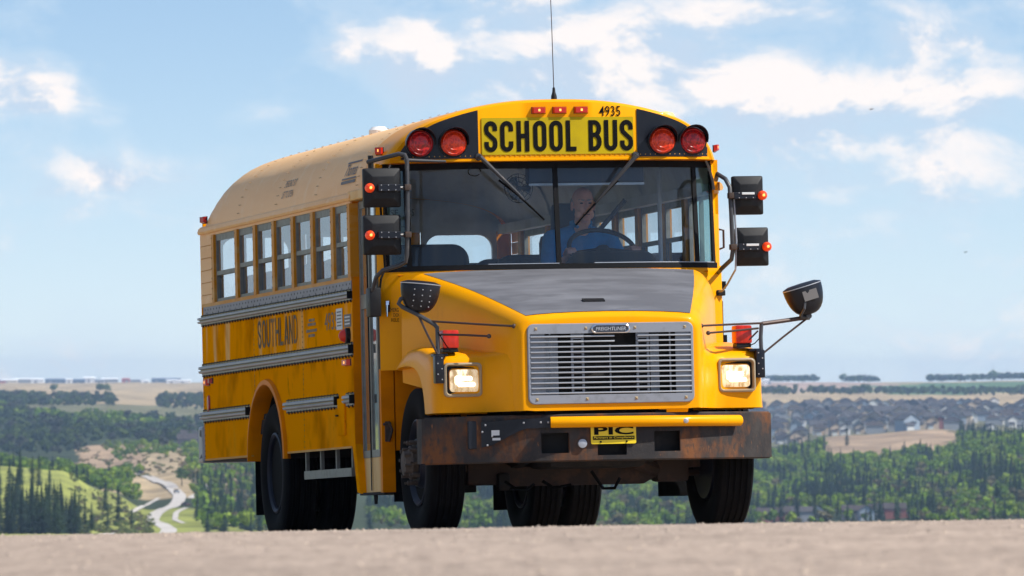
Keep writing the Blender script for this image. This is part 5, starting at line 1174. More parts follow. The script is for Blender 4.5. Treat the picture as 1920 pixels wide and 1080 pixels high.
# land-cover colours are a vertex attribute: meadow, stubble field, bare earth, forest floor
us = np.unique(np.concatenate([np.linspace(-900, 2820, 187), np.linspace(-60, 480, 90), np.linspace(1400, 1990, 80), [-60000, -40000, -20000, -9000, -4000, -2000, 4000, 6000, 11000, 22000, 42000, 62000]]))
ds = np.unique(np.concatenate([[120, 160, 210, 280, 400, 600, 850, 1100, 1400, 1800, 2100], np.arange(2300, 6200, 50), np.arange(6200, 9000, 120), np.arange(9000, 14100, 350)]))
UX, DY = np.meshgrid(us, ds); X_ = (UX - 960) / FPX * DY; Y_ = DY
Z_ = ground(X_, Y_)
def cover_of(x, y):
    """0 forest floor, 1 meadow green, 2 tan stubble, 3 bare sand, 4 far crop green"""
    px = 960 + FPX * x / y; out = np.zeros(np.shape(x)); n = vnoise(x, y, 60, 4) * .35 + vnoise(x, y, 23, 6) * .25
    out = np.where((px < 640) & (y < 3400), 1, out)
    out = np.where((px > 190 + 40 * n) & (px < 460) & (y > 3550) & (y < 5050), 2, out)
    out = np.where((px > 150 + 60 * n) & (px < 270) & (y > 4300) & (y < 5300), 3, out)
    out = np.where((px > 1545 + 60 * n) & (px < 1795 + 90 * n) & (y > 5150) & (y < 5990), 3, out)
    out = np.where(y > 5990, 1.5, out)
    out = np.where((y > 7450), 2, out)
    out = np.where((y > 9300 + 900 * n) & (y < 12300) & (px > 1650 + 250 * n), 4, out)
    out = np.where((y > 9600) & (px > 1380) & (px < 1640 + 200 * n), 2.5, out)
    out = np.where((y > 5600) & (px < 250 + 150 * n) & (y < 6400), 0, out)
    return out
PAL = {0: (.040, .052, .020), 1: (.25, .265, .06), 1.5: (.16, .15, .075), 2: (.40, .30, .175), 2.5: (.42, .30, .23), 3: (.36, .25, .155), 4: (.10, .17, .065)}
CV = cover_of(X_, Y_); nr, nc = X_.shape
b = MB()
verts = np.stack([X_, Y_, Z_], -1).reshape(-1, 3)
# near apron under and around the crest road
ay = np.array([-60, -20, 10, 30, 50, 70, 95, 112]); axx = us; 
AX = np.stack([(axx - 960) / FPX * 120 for _ in ay]); AY = np.repeat(ay[:, None], len(axx), 1); AZ = np.array([[road_z(float(np.clip(x, -30, 30)), float(y)) - .25 - max(0, min(6, (abs(x) - 5.5) * .06)) for x in r] for r, y in zip(AX, ay)])
verts = np.concatenate([np.stack([AX, AY, AZ], -1).reshape(-1, 3), verts]); nrt = nr + len(ay)
idx = np.arange(nrt * nc).reshape(nrt, nc)
faces = np.stack([idx[:-1, :-1], idx[:-1, 1:], idx[1:, 1:], idx[1:, :-1]], -1).reshape(-1, 4)
def np_mesh(name, V, F, mats, smooth=True, attr=None, mi=None):
    me = bpy.data.meshes.new(name); n = F.shape[1]
    me.vertices.add(len(V)); me.vertices.foreach_set('co', np.ascontiguousarray(V, dtype=np.float32).ravel())
    me.loops.add(F.size); me.loops.foreach_set('vertex_index', np.ascontiguousarray(F, dtype=np.int32).ravel())
    me.polygons.add(len(F)); me.polygons.foreach_set('loop_start', np.arange(0, F.size, n, dtype=np.int32))
    try: me.polygons.foreach_set('loop_total', np.full(len(F), n, dtype=np.int32))
    except Exception: pass
    me.polygons.foreach_set('use_smooth', np.full(len(F), smooth, dtype=bool))
    for m in mats: me.materials.append(m)
    if attr is not None:
        a = me.color_attributes.new('tint', 'FLOAT_COLOR', 'POINT'); a.data.foreach_set('color', np.ascontiguousarray(np.c_[attr, np.ones(len(V))], dtype=np.float32).ravel())
    me.update(calc_edges=True); me.validate()
    o = bpy.data.objects.new(name, me); COL.objects.link(o); return o
colr = np.zeros((nrt * nc, 3)); cvf = np.concatenate([np.full(len(ay) * nc, 2.), CV.ravel()])
for k, c in PAL.items(): colr[np.isclose(cvf, k)] = c
colr *= (1 + .22 * vnoise(verts[:, 0], verts[:, 1], 18, 9) + .16 * vnoise(verts[:, 0] * 3, verts[:, 1] * .4, 30, 3))[:, None]
def mat_attr(name, rough=.95, sat_noise=None, spec=.1, transl=0):
    m = bpy.data.materials.new(name); m.use_nodes = True; nt = m.node_tree; b = P_(m)
    a = nt.nodes.new('ShaderNodeAttribute'); a.attribute_name = 'tint'
    last = a.outputs['Color']
    if sat_noise:
        sc, lo = sat_noise; n = nt.nodes.new('ShaderNodeTexNoise'); n.inputs['Scale'].default_value = sc; n.inputs['Detail'].default_value = 6
        t = nt.nodes.new('ShaderNodeNewGeometry'); nt.links.new(t.outputs['Position'], n.inputs['Vector'])
        r = nt.nodes.new('ShaderNodeMapRange'); nt.links.new(n.outputs[0], r.inputs[0]); r.inputs[1].default_value = .35; r.inputs[2].default_value = .65; r.inputs[3].default_value = lo; r.inputs[4].default_value = 1.15
        x = nt.nodes.new('ShaderNodeVectorMath'); x.operation = 'SCALE'; nt.links.new(last, x.inputs[0]); nt.links.new(r.outputs[0], x.inputs['Scale']); last = x.outputs[0]
    nt.links.new(last, b.inputs['Base Color']); b.inputs['Roughness'].default_value = rough; b.inputs['Specular IOR Level'].default_value = spec
    return m
terr = np_mesh('terrain', verts, faces, [mat_attr('terrain_cover', .95, (.02, .72))], True, colr); tag(terr, kind='structure')

def gz(x, y): return float(ground(np.array([x]), np.array([y]))[0])
# ------------------------------------------------ roads in the valley
MVR = mat('valley_road_surface', (.50, .46, .42), .9, noise=((.03, .03, .03), (.42, .37, .32), .4, .65, 4))
def drape(name, pts, w, m, lift=.15, label=None):
    P = np.array(pts, float); d = np.r_[0, np.cumsum(np.hypot(*np.diff(P, axis=0).T))]; t = np.linspace(0, d[-1], 260)
    def cr(col):
        v = np.interp(t, d, P[:, col]); k = np.ones(13) / 13; vp = np.r_[[v[0]] * 6, v, [v[-1]] * 6]; return np.convolve(vp, k, 'valid')
    x, y = cr(0), cr(1)
    ln = np.arange(-2, 3) / 2 * w / 2
    XX = x[:, None] + ln[None]; YY = np.repeat(y[:, None], 5, 1); ZZ = np.maximum(ground(XX, YY), ground(XX, YY).mean(1, keepdims=True)) + lift
    V = np.stack([XX, YY, ZZ], -1).reshape(-1, 3); I = np.arange(len(t) * 5).reshape(len(t), 5)
    F = np.stack([I[:-1, :-1], I[:-1, 1:], I[1:, 1:], I[1:, :-1]], -1).reshape(-1, 4)
    o = np_mesh(name, V, F, [m], True); tag(o, kind='structure'); return o
def at(px, d): return ((px - 960) / FPX * d, d)
VROAD = [at(312, 2560), at(312, 2750), at(318, 2880), at(316, 2960), at(300, 3050), at(284, 3150), at(288, 3260), at(312, 3370), at(333, 3480), at(338, 3600), at(328, 3720), at(312, 3820), at(292, 3960), at(270, 4120)]
drape('valley_road', VROAD, 5.6, MVR)
drape('valley_road_branch', [at(170, 2480), at(215, 2560), at(250, 2640), at(276, 2720)], 7.0, MVR)
drape('gravel_track', [at(345, 3060), at(328, 3160), at(330, 3270), at(352, 3380)], 2.2, MVR, .15); drape('gravel_track', [at(356, 3560), at(372, 3660), at(385, 3760), at(375, 3860)], 2.6, MVR, .15)
drape('gravel_track', [at(246, 3180), at(262, 3330), at(268, 3450), at(298, 3600)], 2.0, MVR, .15)

# ------------------------------------------------ vegetation
def leaf_cloud(n, rx, rz, zc, size, seed, squash=.75):
    """crown of n leaf-clump faces (triangle pairs) spread through an uneven volume"""
    r = np.random.default_rng(seed); V = []; F = []
    lobes = [(r.normal(0, .38, 2), r.uniform(-.35, .45), r.uniform(.45, .75)) for _ in range(6)] + [(np.zeros(2), 0., .8)]
    for i in range(n):
        c, h, s = lobes[r.integers(len(lobes))]; d = r.normal(size=3); d /= np.linalg.norm(d); q = r.uniform(.55, 1.0) ** .5
        p = np.array([(c[0] + d[0] * s * q) * rx, (c[1] + d[1] * s * q) * rx, zc + (h + d[2] * s * q * squash) * rz])
        nrm_ = d + r.normal(0, .5, 3); nrm_ /= np.linalg.norm(nrm_); a = np.cross(nrm_, r.normal(size=3)); a /= np.linalg.norm(a); b2 = np.cross(nrm_, a); s2 = size * r.uniform(.6, 1.25)
        k = len(V); V += [p + a * s2, p + b2 * s2 * .8, p - a * s2 * .9, p - b2 * s2 * .85]; F.append((k, k + 1, k + 2, k + 3))
    return np.array(V), np.array(F)
def spruce_cloud(h, r0, layers, pts, seed):
    r = np.random.default_rng(seed); V = []; F = []
    for L in range(layers):
        t = L / (layers - 1); z = h * (.06 + .90 * t); rad = r0 * (1 - t) ** .85 * r.uniform(.8, 1.12) + .12; drop = h / layers * r.uniform(.8, 1.3)
        for k in range(pts):
            a = 2 * pi * (k + r.uniform(-.3, .3)) / pts; rr = rad * r.uniform(.72, 1.15); da = pi / pts * 1.25; n0 = len(V)
            V += [np.array([.05 * cos(a), .05 * sin(a), z + drop * .55]), np.array([rr * .62 * cos(a - da), rr * .62 * sin(a - da), z - drop * .25]), np.array([rr * cos(a), rr * sin(a), z - drop * r.uniform(.35, .7)]), np.array([rr * .62 * cos(a + da), rr * .62 * sin(a + da), z - drop * .25])]
            F.append((n0, n0 + 1, n0 + 2, n0 + 3))
    V += [np.array([0, 0, h * 1.03]), np.array([.13, 0, h * .9]), np.array([-.08, .1, h * .9]), np.array([-.08, -.1, h * .9])]; F.append((len(V) - 4, len(V) - 3, len(V) - 2, len(V) - 1))
    return np.array(V), np.array(F)
MF = mat_attr('foliage', .9, None, .15)
nt_ = MF.node_tree; tl_ = nt_.nodes.new('ShaderNodeBsdfTranslucent'); mx_ = nt_.nodes.new('ShaderNodeMixShader'); mx_.inputs[0].default_value = .38
at_ = next(n for n in nt_.nodes if n.type == 'ATTRIBUTE'); nt_.links.new(at_.outputs['Color'], tl_.inputs[0]); nt_.links.new(P_(MF).outputs[0], mx_.inputs[1]); nt_.links.new(tl_.outputs[0], mx_.inputs[2])
nt_.links.new(mx_.outputs[0], next(n for n in nt_.nodes if n.type == 'OUTPUT_MATERIAL').inputs[0])
DEC = [leaf_cloud(64, 3.1, 3.6, 5.6, 1.25, 100 + k) for k in range(6)]
SPR = [spruce_cloud(13, 3.0, 9, 7, 200 + k) for k in range(5)]
BUSH = [leaf_cloud(26, 2.2, 1.5, 1.1, 1.0, 300 + k) for k in range(4)]
def scatter(name, spots, label, cat):
    """spots: (x, y, proto list, scale, colour); one object, no one could count them"""
    VV = []; FF = []; CC = []; off = 0
    for x, y, z, proto, s, c in spots:
        V, F = proto[int(rng.integers(len(proto)))]; a = rng.uniform(0, 2 * pi); ca, sa = cos(a), sin(a)
        sx = s * rng.uniform(.85, 1.15)
        W = np.stack([x + (V[:, 0] * ca - V[:, 1] * sa) * sx, y + (V[:, 0] * sa + V[:, 1] * ca) * sx, z - .2 + V[:, 2] * s], -1)
        VV.append(W); FF.append(F + off); off += len(V)
        CC.append(np.repeat(np.array(c)[None] * np.repeat(rng.uniform(.72, 1.28, (len(F), 1)), 4, 0)[:, :1], 1, 1) if len(V) == 4 * len(F) else np.repeat(np.array(c)[None], len(V), 0))
    o = np_mesh(name, np.concatenate(VV), np.concatenate(FF), [MF], False, np.concatenate(CC)); tag(o, label, cat, kind='stuff'); return o
G_DEC = [(.20, .30, .022), (.16, .26, .022), (.24, .32, .035), (.11, .19, .022), (.17, .23, .04), (.17, .15, .075)]
G_SPR = [(.022, .042, .020), (.026, .048, .018), (.018, .035, .020)]
G_DARK = [(.05, .075, .035), (.07, .105, .03), (.06, .065, .045), (.085, .12, .03)]
def fill(x0px, x1px, d0, d1, ddist, gap, cond=None, margin=1.0):
    """rows of spots between two bearings and two distances"""
    out = []; d = d0
    while d < d1:
        xa, xb = (x0px - 960) / FPX * d, (x1px - 960) / FPX * d; n = max(1, int((xb - xa) / gap))
        for k in range(n):
            x = xa + (xb - xa) * (k + random.random()) / n; y = d + random.uniform(-.5, .5) * ddist
            if cond is None or cond(960 + FPX * x / y, y): out.append((x, y))
        d += ddist
    A = np.array(out); Z = ground(A[:, 0], A[:, 1]); return [(float(a[0]), float(a[1]), float(z)) for a, z in zip(A, Z)]
pn = lambda x, y, s, k: float(vnoise(np.array([x]), np.array([y]), s, k)[0])
# right-hand wood: bright aspens mixed with dark spruce, below the suburb
right = []
def cond_r(px, y):
    if 1415 < px < 1710 and y < 3720 and random.random() < .8: return False
    if 1545 < px < 1795 and y > 5060: return False
    if y > 5650 and px < 1800: return False
    return True
for x, y, z in fill(690, 2150, 3380, 5900, 30, 4.6, cond_r):
    px = 960 + FPX * x / y; n = pn(x * 2.2, y * .35, 45, 3) + .45 * pn(x * 2, y * .5, 17, 5)
    edge = y > 4600
    spruce = n > (.50 if edge else .12)
    if px > 1800: spruce = n > .15
    if px < 1330 and y < 4300: spruce = n > .1
    if spruce: right.append((x, y, z, SPR, random.uniform(.5, 1.05), random.choice(G_SPR)))
    elif n < -.62 and not edge: right.append((x, y, z, BUSH, random.uniform(1, 1.8), (.14, .125, .06)))
    else: right.append((x, y, z, DEC, random.uniform(.45, .95), random.choice(G_DEC[:5] if edge else G_DEC)))
scatter('valley_wood', right, 'mixed wood of bright aspens and dark spruces below the suburb', 'wood')
# left-hand woods
left = []
for x, y, z in fill(-420, 345, 3420, 4150, 36, 4.6, lambda px, y: px < 262 - (y - 3400) * .03 or (px < 190 and y < 4150)):
    n = pn(x, y, 40, 8); left.append((x, y, z, DEC if n < .55 else SPR, random.uniform(.5, .85), random.choice(G_DEC[:4]) if n < .55 else random.choice(G_SPR)))
scatter('aspen_wood', left, 'bright green aspen wood behind the grassy hill', 'wood')
far = []
for x, y, z in fill(-420, 560, 5000, 7300, 75, 6.5, lambda px, y: not (150 < px < 270 and y < 5300) and not (y > 6350 and px > 60 + 50 * sin(y / 140))):
    n = pn(x * 2, y * .4, 70, 12); far.append((x, y, z, DEC, random.uniform(.7, 1.25), random.choice(G_DARK if n > -.2 or y < 5900 else G_DEC[1:5])))  # dark leaf tints put a cloud's shadow into the slope's colour
scatter('far_wooded_slope', far, 'dark wooded slope across the valley', 'wood')
mid = []
for x, y, z in fill(195, 560, 4150, 5200, 50, 5.5, lambda px, y: pn((px) * 1.0, y * .35, 60, 14) > (.25 if px < 380 else -.1) or (205 < px < 300 and y > 4700)):
    mid.append((x, y, z, DEC, random.uniform(.4, .75), random.choice(G_DEC[1:5])))
for x, y, z in fill(355, 640, 2700, 4200, 34, 5.2, lambda px, y: px > 385 - (y - 2700) * .03 + 12 * sin(y / 90)):
    n = pn(x, y, 30, 15); mid.append((x, y, z, SPR if n > .12 else DEC, random.uniform(.5, .95), random.choice(G_SPR) if n > .12 else random.choice(G_DEC)))
for x, y, z in fill(150, 300, 2500, 3100, 24, 5, lambda px, y: pn(px, y, 22, 21) > .25 and px < 262):
    mid.append((x, y, z, BUSH, random.uniform(.4, .8), random.choice([(.10, .12, .045), (.12, .11, .06), (.09, .13, .04)])))
for x, y, z in fill(-60, 290, 2500, 3260, 16, 2.6, lambda px, y: pn(px * 2, y * .3, 22, 23) > .05 + .5 * (px < 130) - .35 * (px > 190) and px < 285):
    mid.append((x, y, z, BUSH, random.uniform(.28, .6), random.choice([(.13, .15, .05), (.15, .125, .075), (.12, .15, .045), (.16, .17, .05)])))
for x, y, z in fill(150, 470, 4080, 5250, 22, 4.0, lambda px, y: pn(px * 2, y * .25, 20, 25) > .1):
    mid.append((x, y, z, BUSH, random.uniform(.3, .75), random.choice([(.20, .19, .08), (.26, .20, .11), (.16, .18, .06), (.22, .17, .10)])))
scatter('valley_thicket', mid, 'mixed spruce and aspen thicket beside the winding road', 'wood')
hor = []
for x, y, z in fill(1380, 2300, 8900, 9500, 110, 4.2, lambda px, y: pn(px, y, 35, 31) > -.25):
    hor.append((x, y, z, DEC, random.uniform(.6, 1.15), random.choice(G_DARK)))
for x, y, z in fill(1420, 2300, 12600, 13700, 220, 5, lambda px, y: pn(px, y * .01, 45, 33) > -.1 or px > 1740):
    hor.append((x, y, z, DEC, random.uniform(.8, 1.6), random.choice(G_DARK)))
for x, y, z in fill(-400, 420, 7200, 8300, 75, 3.8, lambda px, y: (px < 110 + 60 * pn(px, y, 50, 35) or 295 < px < 400 or 120 < px < 215) and pn(x if False else px, y * .1, 22, 36) > -.35):
    hor.append((x, y, z, DEC, random.uniform(.45, .95), random.choice(G_DARK)))
scatter('horizon_copses', hor, 'copses and hedgerows across the far plateau', 'hedgerow')

# single trees one can tell apart
TRUNK = mat('bark', (.10, .08, .06), .95)
def proto_obj(name, V, F, colour):
    c = np.array(colour)[None] * np.repeat(rng.uniform(.7, 1.3, (len(F), 1)), 4, 0)
    o = np_mesh('crown', V, F, [MF], False, c); me = o.data; bpy.data.objects.remove(o); return me
SPM = [proto_obj('crown', *spruce_cloud(15, 2.9, 14, 9, 400 + k), G_SPR[k % 3]) for k in range(6)]
DCM = [proto_obj('crown', *leaf_cloud(210, 3.4, 3.9, 5.6, .72, 500 + k), c) for k, c in enumerate([(.065, .115, .03), (.075, .13, .03), (.05, .085, .035), (.09, .15, .03)])]
tm = MB().tube([(0, 0, -.5), (0, 0, 6), (0, 0, 14)], [.24, .17, .03], 6); tob = tm.build('trunk', TRUNK); TM = tob.data; bpy.data.objects.remove(tob)
def tree(name, x, y, me, s, label, group, sz=1.0):
    r = empty(name, (x, y, gz(x, y))); r.scale = (s, s, s * sz); r.rotation_euler = (0, 0, random.uniform(0, 6.28)); tag(r, label, 'tree', group)
    for n, m in (('crown', me), ('trunk', TM)):
        o = bpy.data.objects.new(n, m); COL.objects.link(o); o.parent = r
    return r
random.seed(21)
GS = 'dark spruces in the lower left foreground of the valley'
spots = [(random.uniform(-30, 62), random.uniform(2450, 2560)) for _ in range(24)] + [(random.uniform(60, 118), random.uniform(2450, 2540)) for _ in range(16)] + [(random.uniform(-30, 40), random.uniform(2700, 2950)) for _ in range(9)]
for px, d in spots: sp_s = random.uniform(.72, 1.12); sz_ = 'tall' if sp_s > .98 else ('short' if sp_s < .85 else 'middling'); wh_ = 'touching the left frame edge' if px < 22 else ('in its middle' if px < 70 else 'on its right flank'); tree('spruce_tree', *at(px, d), random.choice(SPM), sp_s, f'{sz_} dark spruce of the lower left clump, {wh_}', GS + f', {sz_} {wh_}')
for px, d in [(random.uniform(98, 168), random.uniform(2430, 2560)) for _ in range(13)]: tree('spruce_tree', *at(px, d), random.choice(SPM), random.uniform(.6, .98), 'dark spruce tree at the thinning right edge of the lower left clump', 'spruces at the edge of the clump')
for px, d, s, lb in ((38, 3050, .95, 'lone spruce on the grassy hill, leftmost of four'), (61, 3080, .72, 'spruce on the grassy hill, second of four from the left'), (73, 3060, .82, 'spruce on the grassy hill, third of four from the left'), (93, 2960, .9, 'spruce on the grassy hill, rightmost of four'),
                     (198, 3020, .9, 'dark spruce on the brush slope nearest the aspen wood'), (222, 2880, .85, 'dark spruce on the brush slope just left of the winding road'), (202, 2640, .6, 'small dark spruce at the foot of the brush slope'), (247, 2820, .5, 'smallest dark spruce beside the left bend of the winding road'), (172, 2600, .65, 'solitary spruce right of the lower left clump')):
    tree('spruce_tree', *at(px, d), random.choice(SPM), s, lb, None)
for px, d, s, lb in ((341, 3760, 1.05, 'round green tree beside the top bend of the winding road'), (186, 8900, 1.5, 'left one of two small round trees on the far tan field'), (200, 8900, 1.35, 'right one of two small round trees on the far tan field'), (101, 9000, 1.4, 'pale round tree standing in the far field above the copse'),
                     (1862, 12700, 2.2, 'tallest broad tree on the right-hand horizon'), (1888, 12700, 1.5, 'lower tree just right of the tallest one on the horizon'), (1620, 9000, 1.7, 'largest bush tree in the hedgerow above the tan field'), (1580, 12600, 1.8, 'small round tree on the horizon left of the hedgerow bush')):
    tree('broadleaf_tree', *at(px, d), random.choice(DCM), s, lb, None)
# the spruces of the wood on the right that stand clear of their neighbours
for k in range(46):
    px = random.choice([random.uniform(1440, 1560), random.uniform(1560, 1700), random.uniform(1740, 1915)]); d = random.uniform(3500, 5000) if px < 1740 else random.uniform(3600, 4800)
    wh_ = 'nearest the bus' if px < 1560 else ('below the bare field' if px < 1740 else 'at the right frame edge'); hi_ = 'low down' if d < 4000 else ('halfway up' if d < 4500 else 'high up'); tree('spruce_tree', *at(px, d), random.choice(SPM), random.uniform(.75, 1.2), f'dark spruce spire {hi_} in the right-hand wood, {wh_}', f'spruces {hi_} in the right-hand wood, {wh_}')
for k, (px, d) in enumerate(((1478, 5250), (1490, 5320), (1503, 5280), (1516, 5350), (1532, 5230), (1545, 5180), (1588, 5600))):
    tree('spruce_tree', *at(px, d), SPM[k % 6], random.uniform(.9, 1.35), 'tall dark spruce standing in front of the first houses of the suburb', 'spruces before the houses')

# ------------------------------------------------ suburb
HW = [mat('wall_' + n, c, .85) for n, c in (('white', (.72, .70, .67)), ('beige', (.48, .40, .31)), ('grey', (.30, .31, .33)), ('blue', (.34, .40, .47)), ('tan', (.55, .42, .30)), ('red', (.30, .10, .085)), ('charcoal', (.12, .12, .135)))]
HR = [mat('shingle_' + n, c, .9, noise=((.6, .6, .6), tuple(v * .7 for v in c), .4, .65, 4)) for n, c in (('charcoal', (.034, .033, .042)), ('brown', (.055, .043, .042)), ('grey', (.07, .066, .072)))]
MWIN = mat('house_window', (.03, .035, .045), .2); MTRIM = mat('house_trim', (.70, .69, .66), .8)
def house_meshes(w, d, h, rh, hip, porch):
    g = {}
    b = MB().box(-w / 2, w / 2, -d / 2, d / 2, -1.5, h)
    if not hip:
        for s in (-1, 1): b.add([(-w / 2, s * d / 2, h), (w / 2, s * d / 2, h), (0, s * d / 2, h + rh)], [(0, 1, 2)])
    g['wall'] = b
    e = .45; r = MB()
    if hip:
        k = d * .28
        top = [(0, -k * .6, h + rh), (0, k * .6, h + rh)]; c = [(-w / 2 - e, -d / 2 - e, h - .1), (w / 2 + e, -d / 2 - e, h - .1), (w / 2 + e, d / 2 + e, h - .1), (-w / 2 - e, d / 2 + e, h - .1)]
        r.add(c + top, [(0, 1, 4), (1, 2, 5, 4), (2, 3, 5), (3, 0, 4, 5), (3, 2, 1, 0)])
    else:
        for s in (-1, 1): r.add([(s * (w / 2 + e), y, h - .35 + dz) for y in (-d / 2 - e, d / 2 + e) for dz in (0, .25)] + [(0, y, h + rh + dz) for y in (-d / 2 - e, d / 2 + e) for dz in (0, .25)], [(0, 2, 6, 4), (1, 5, 7, 3), (0, 4, 5, 1), (2, 3, 7, 6), (0, 1, 3, 2)])
    g['roof'] = r
    g['garage'] = MB().box(-w / 2 + .6, w / 2 - w * .42, -d / 2 - 2.2, -d / 2 + .01, -1.5, 2.7)
    gr_ = MB(); gx0, gx1 = -w / 2 + .3, w / 2 - w * .42 + .3; gr_.add([(gx0, -d / 2 - 2.6, 2.6), (gx1, -d / 2 - 2.6, 2.6), (gx1, -d / 2, 4.1), (gx0, -d / 2, 4.1), (gx0, -d / 2 - 2.6, 2.45), (gx1, -d / 2 - 2.6, 2.45)], [(0, 1, 2, 3), (4, 5, 1, 0)]); g['garage_roof'] = gr_
    g['window'] = MB().box(-w * .08, w * .30, -d / 2 - .05, -d / 2 - .01, h * .62, h * .84)
    g['garage_door'] = MB().box(-w / 2 + .9, w / 2 - w * .42 - .4, -d / 2 - 2.26, -d / 2 - 2.21, -.2, 2.2)
    g['chimney'] = MB().box(w * .22, w * .29, d * .1, d * .17, h, h + rh + .6)
    return g
PRO = []
for (w, d, h, rh, hip) in ((8.6, 12, 5.6, 2.9, False), (9.4, 11, 5.4, 3.2, True), (8.2, 13, 5.8, 2.6, False), (10.5, 11, 5.2, 2.8, True)):
    g = house_meshes(w, d, h, rh, hip, True); PR = {}
    for k, b_ in g.items():
        o = b_.build(k, MTRIM); PR[k] = o.data; o.data.materials.clear(); o.data.materials.append(None); bpy.data.objects.remove(o)
    PRO.append(PR)
def house(x, y, rot, pr, wm, rm, label, group=None, s=1.0, detail=True):
    r = empty('house', (x, y, gz(x, y) + .1)); r.rotation_euler = (0, 0, rot); r.scale = (s, s, s); tag(r, label, 'house', group)
    for k, me in pr.items():
        if not detail and k not in ('wall', 'roof', 'garage', 'garage_roof'): continue
        m = {'wall': wm, 'garage': wm, 'roof': rm, 'garage_roof': rm, 'window': MWIN, 'garage_door': MTRIM, 'chimney': rm}[k]
        o = bpy.data.objects.new(k, me); COL.objects.link(o); o.parent = r
        o.material_slots[0].link = 'OBJECT'; o.material_slots[0].material = m
    return r
random.seed(5)
WN_ = ['white', 'beige', 'grey', 'blue', 'tan', 'red', 'charcoal']; RN = ['charcoal', 'brown', 'grey']
row = 0; d = 6060.; nh = 0
while d < 7560 and nh < 285:
    gap = 13.2 + .0012 * (d - 6000); x = (1415 - 960) / FPX * d + random.uniform(0, 8)
    while x < (1990 - 960) / FPX * d:
        px = 960 + FPX * x / d
        if not (px > 1810 and d < 6500) and random.random() < .94 and nh < 285:
            wi = random.choices(range(7), (2, 3, 4, 1.3, 2, .5, 2))[0]; ri = random.choices(range(3), (5, 3, 3))[0]
            where = 'nearest the wood' if d < 6400 else ('in the middle rows' if d < 6980 else 'in the back rows')
            third = ['close beside the bus', 'left of the bare field', 'behind the bare field', 'at the right edge'][min(3, int((px - 1415) / 135))]
            house(x + random.uniform(-1, 1), d + random.uniform(-9, 9), random.choice([0, 0, pi, pi / 2, .15, -.2]) + random.uniform(-.08, .08), random.choice(PRO), HW[wi], HR[ri],
                  f'{WN_[wi]} suburb house, {RN[ri]} roof, {third}, {where}', f'suburb houses, {WN_[wi]} walls {RN[ri]} roof {third} {where}', random.uniform(.9, 1.12), d < 6500); nh += 1
        x += gap * random.uniform(.9, 1.2)
    d += random.uniform(70, 92); row += 1
for px, d, rot, pr, wi, ri, s, lb in ((1701, 6010, .35, 0, 3, 2, 1.45, 'large pale blue gabled house at the edge of the bare field'), (1584, 6000, 0, 2, 0, 0, .95, 'small white gabled house beside the left tip of the bare field'), (1566, 6030, .1, 0, 4, 1, 1.05, 'pale tan house with white trim above the spruces'),
                                      (1855, 6030, .25, 0, 0, 0, 1.1, 'white gabled house at the right end of the suburb front'), (1492, 5900, .1, 2, 4, 1, 1.25, 'tall tan gabled house half hidden by dark spruces'), (1645, 6320, -.3, 0, 1, 1, 1.35, 'cream gabled house on the suburb front, seen above its neighbours'),
                                      (1640, 6020, 1.57, 3, 2, 1, 1.15, 'long grey house on the suburb front left of the pale blue one'), (1748, 6015, 0, 2, 4, 1, 1.1, 'narrow orange-tan house just right of the pale blue gable'), (1786, 6025, 1.57, 1, 2, 0, 1.2, 'wide grey house with dark roof above the bare field')):
    house(*at(px, d), rot, PRO[pr], HW[wi], HR[ri], lb, None, s)
# roofs of the village on the left, half hidden behind the bus tail
for px, d, wi, ri, lb in ((352, 4950, 6, 1, 'dark house at the left end of the roofs behind the bus tail'), (361, 5010, 2, 1, 'dark brown-roofed house second of the roofs behind the bus tail'), (371, 4970, 6, 0, 'dark house closest to the bus tail on the left slope'), (357, 5120, 2, 1, 'grey house higher up behind the bus tail'), (368, 5160, 6, 1, 'uppermost dark house behind the bus tail')):
    house(*at(px, d), 1.57, PRO[0], HW[wi], HR[ri], lb, None, 1.0)
# the street at the foot of the wood, just over the crest
for px, d, wi, ri, lb in ((1424, 3700, 2, 0, 'grey house over the road crest, closest to the bus wheel'), (1440, 3670, 5, 1, 'red-walled house over the road crest right of the front wheel'), (1482, 3710, 5, 1, 'dark red house with brown roof over the road crest'), (1506, 3690, 2, 2, 'pale grey house over the road crest'), (1532, 3720, 0, 0, 'narrow white house over the road crest'),
                          (1600, 3710, 6, 1, 'charcoal house over the road crest'), (1624, 3690, 3, 2, 'blue-grey house over the road crest'), (1650, 3720, 2, 1, 'grey house with brown roof over the road crest'), (1678, 3700, 5, 1, 'dull red house, rightmost over the road crest'), (1265, 3730, 4, 2, 'tan house seen under the bus beside the front wheel')):
    house(*at(px, d), random.choice([0, 1.57]), PRO[0 if wi % 2 else 2], HW[wi], HR[ri], lb, None, .80)

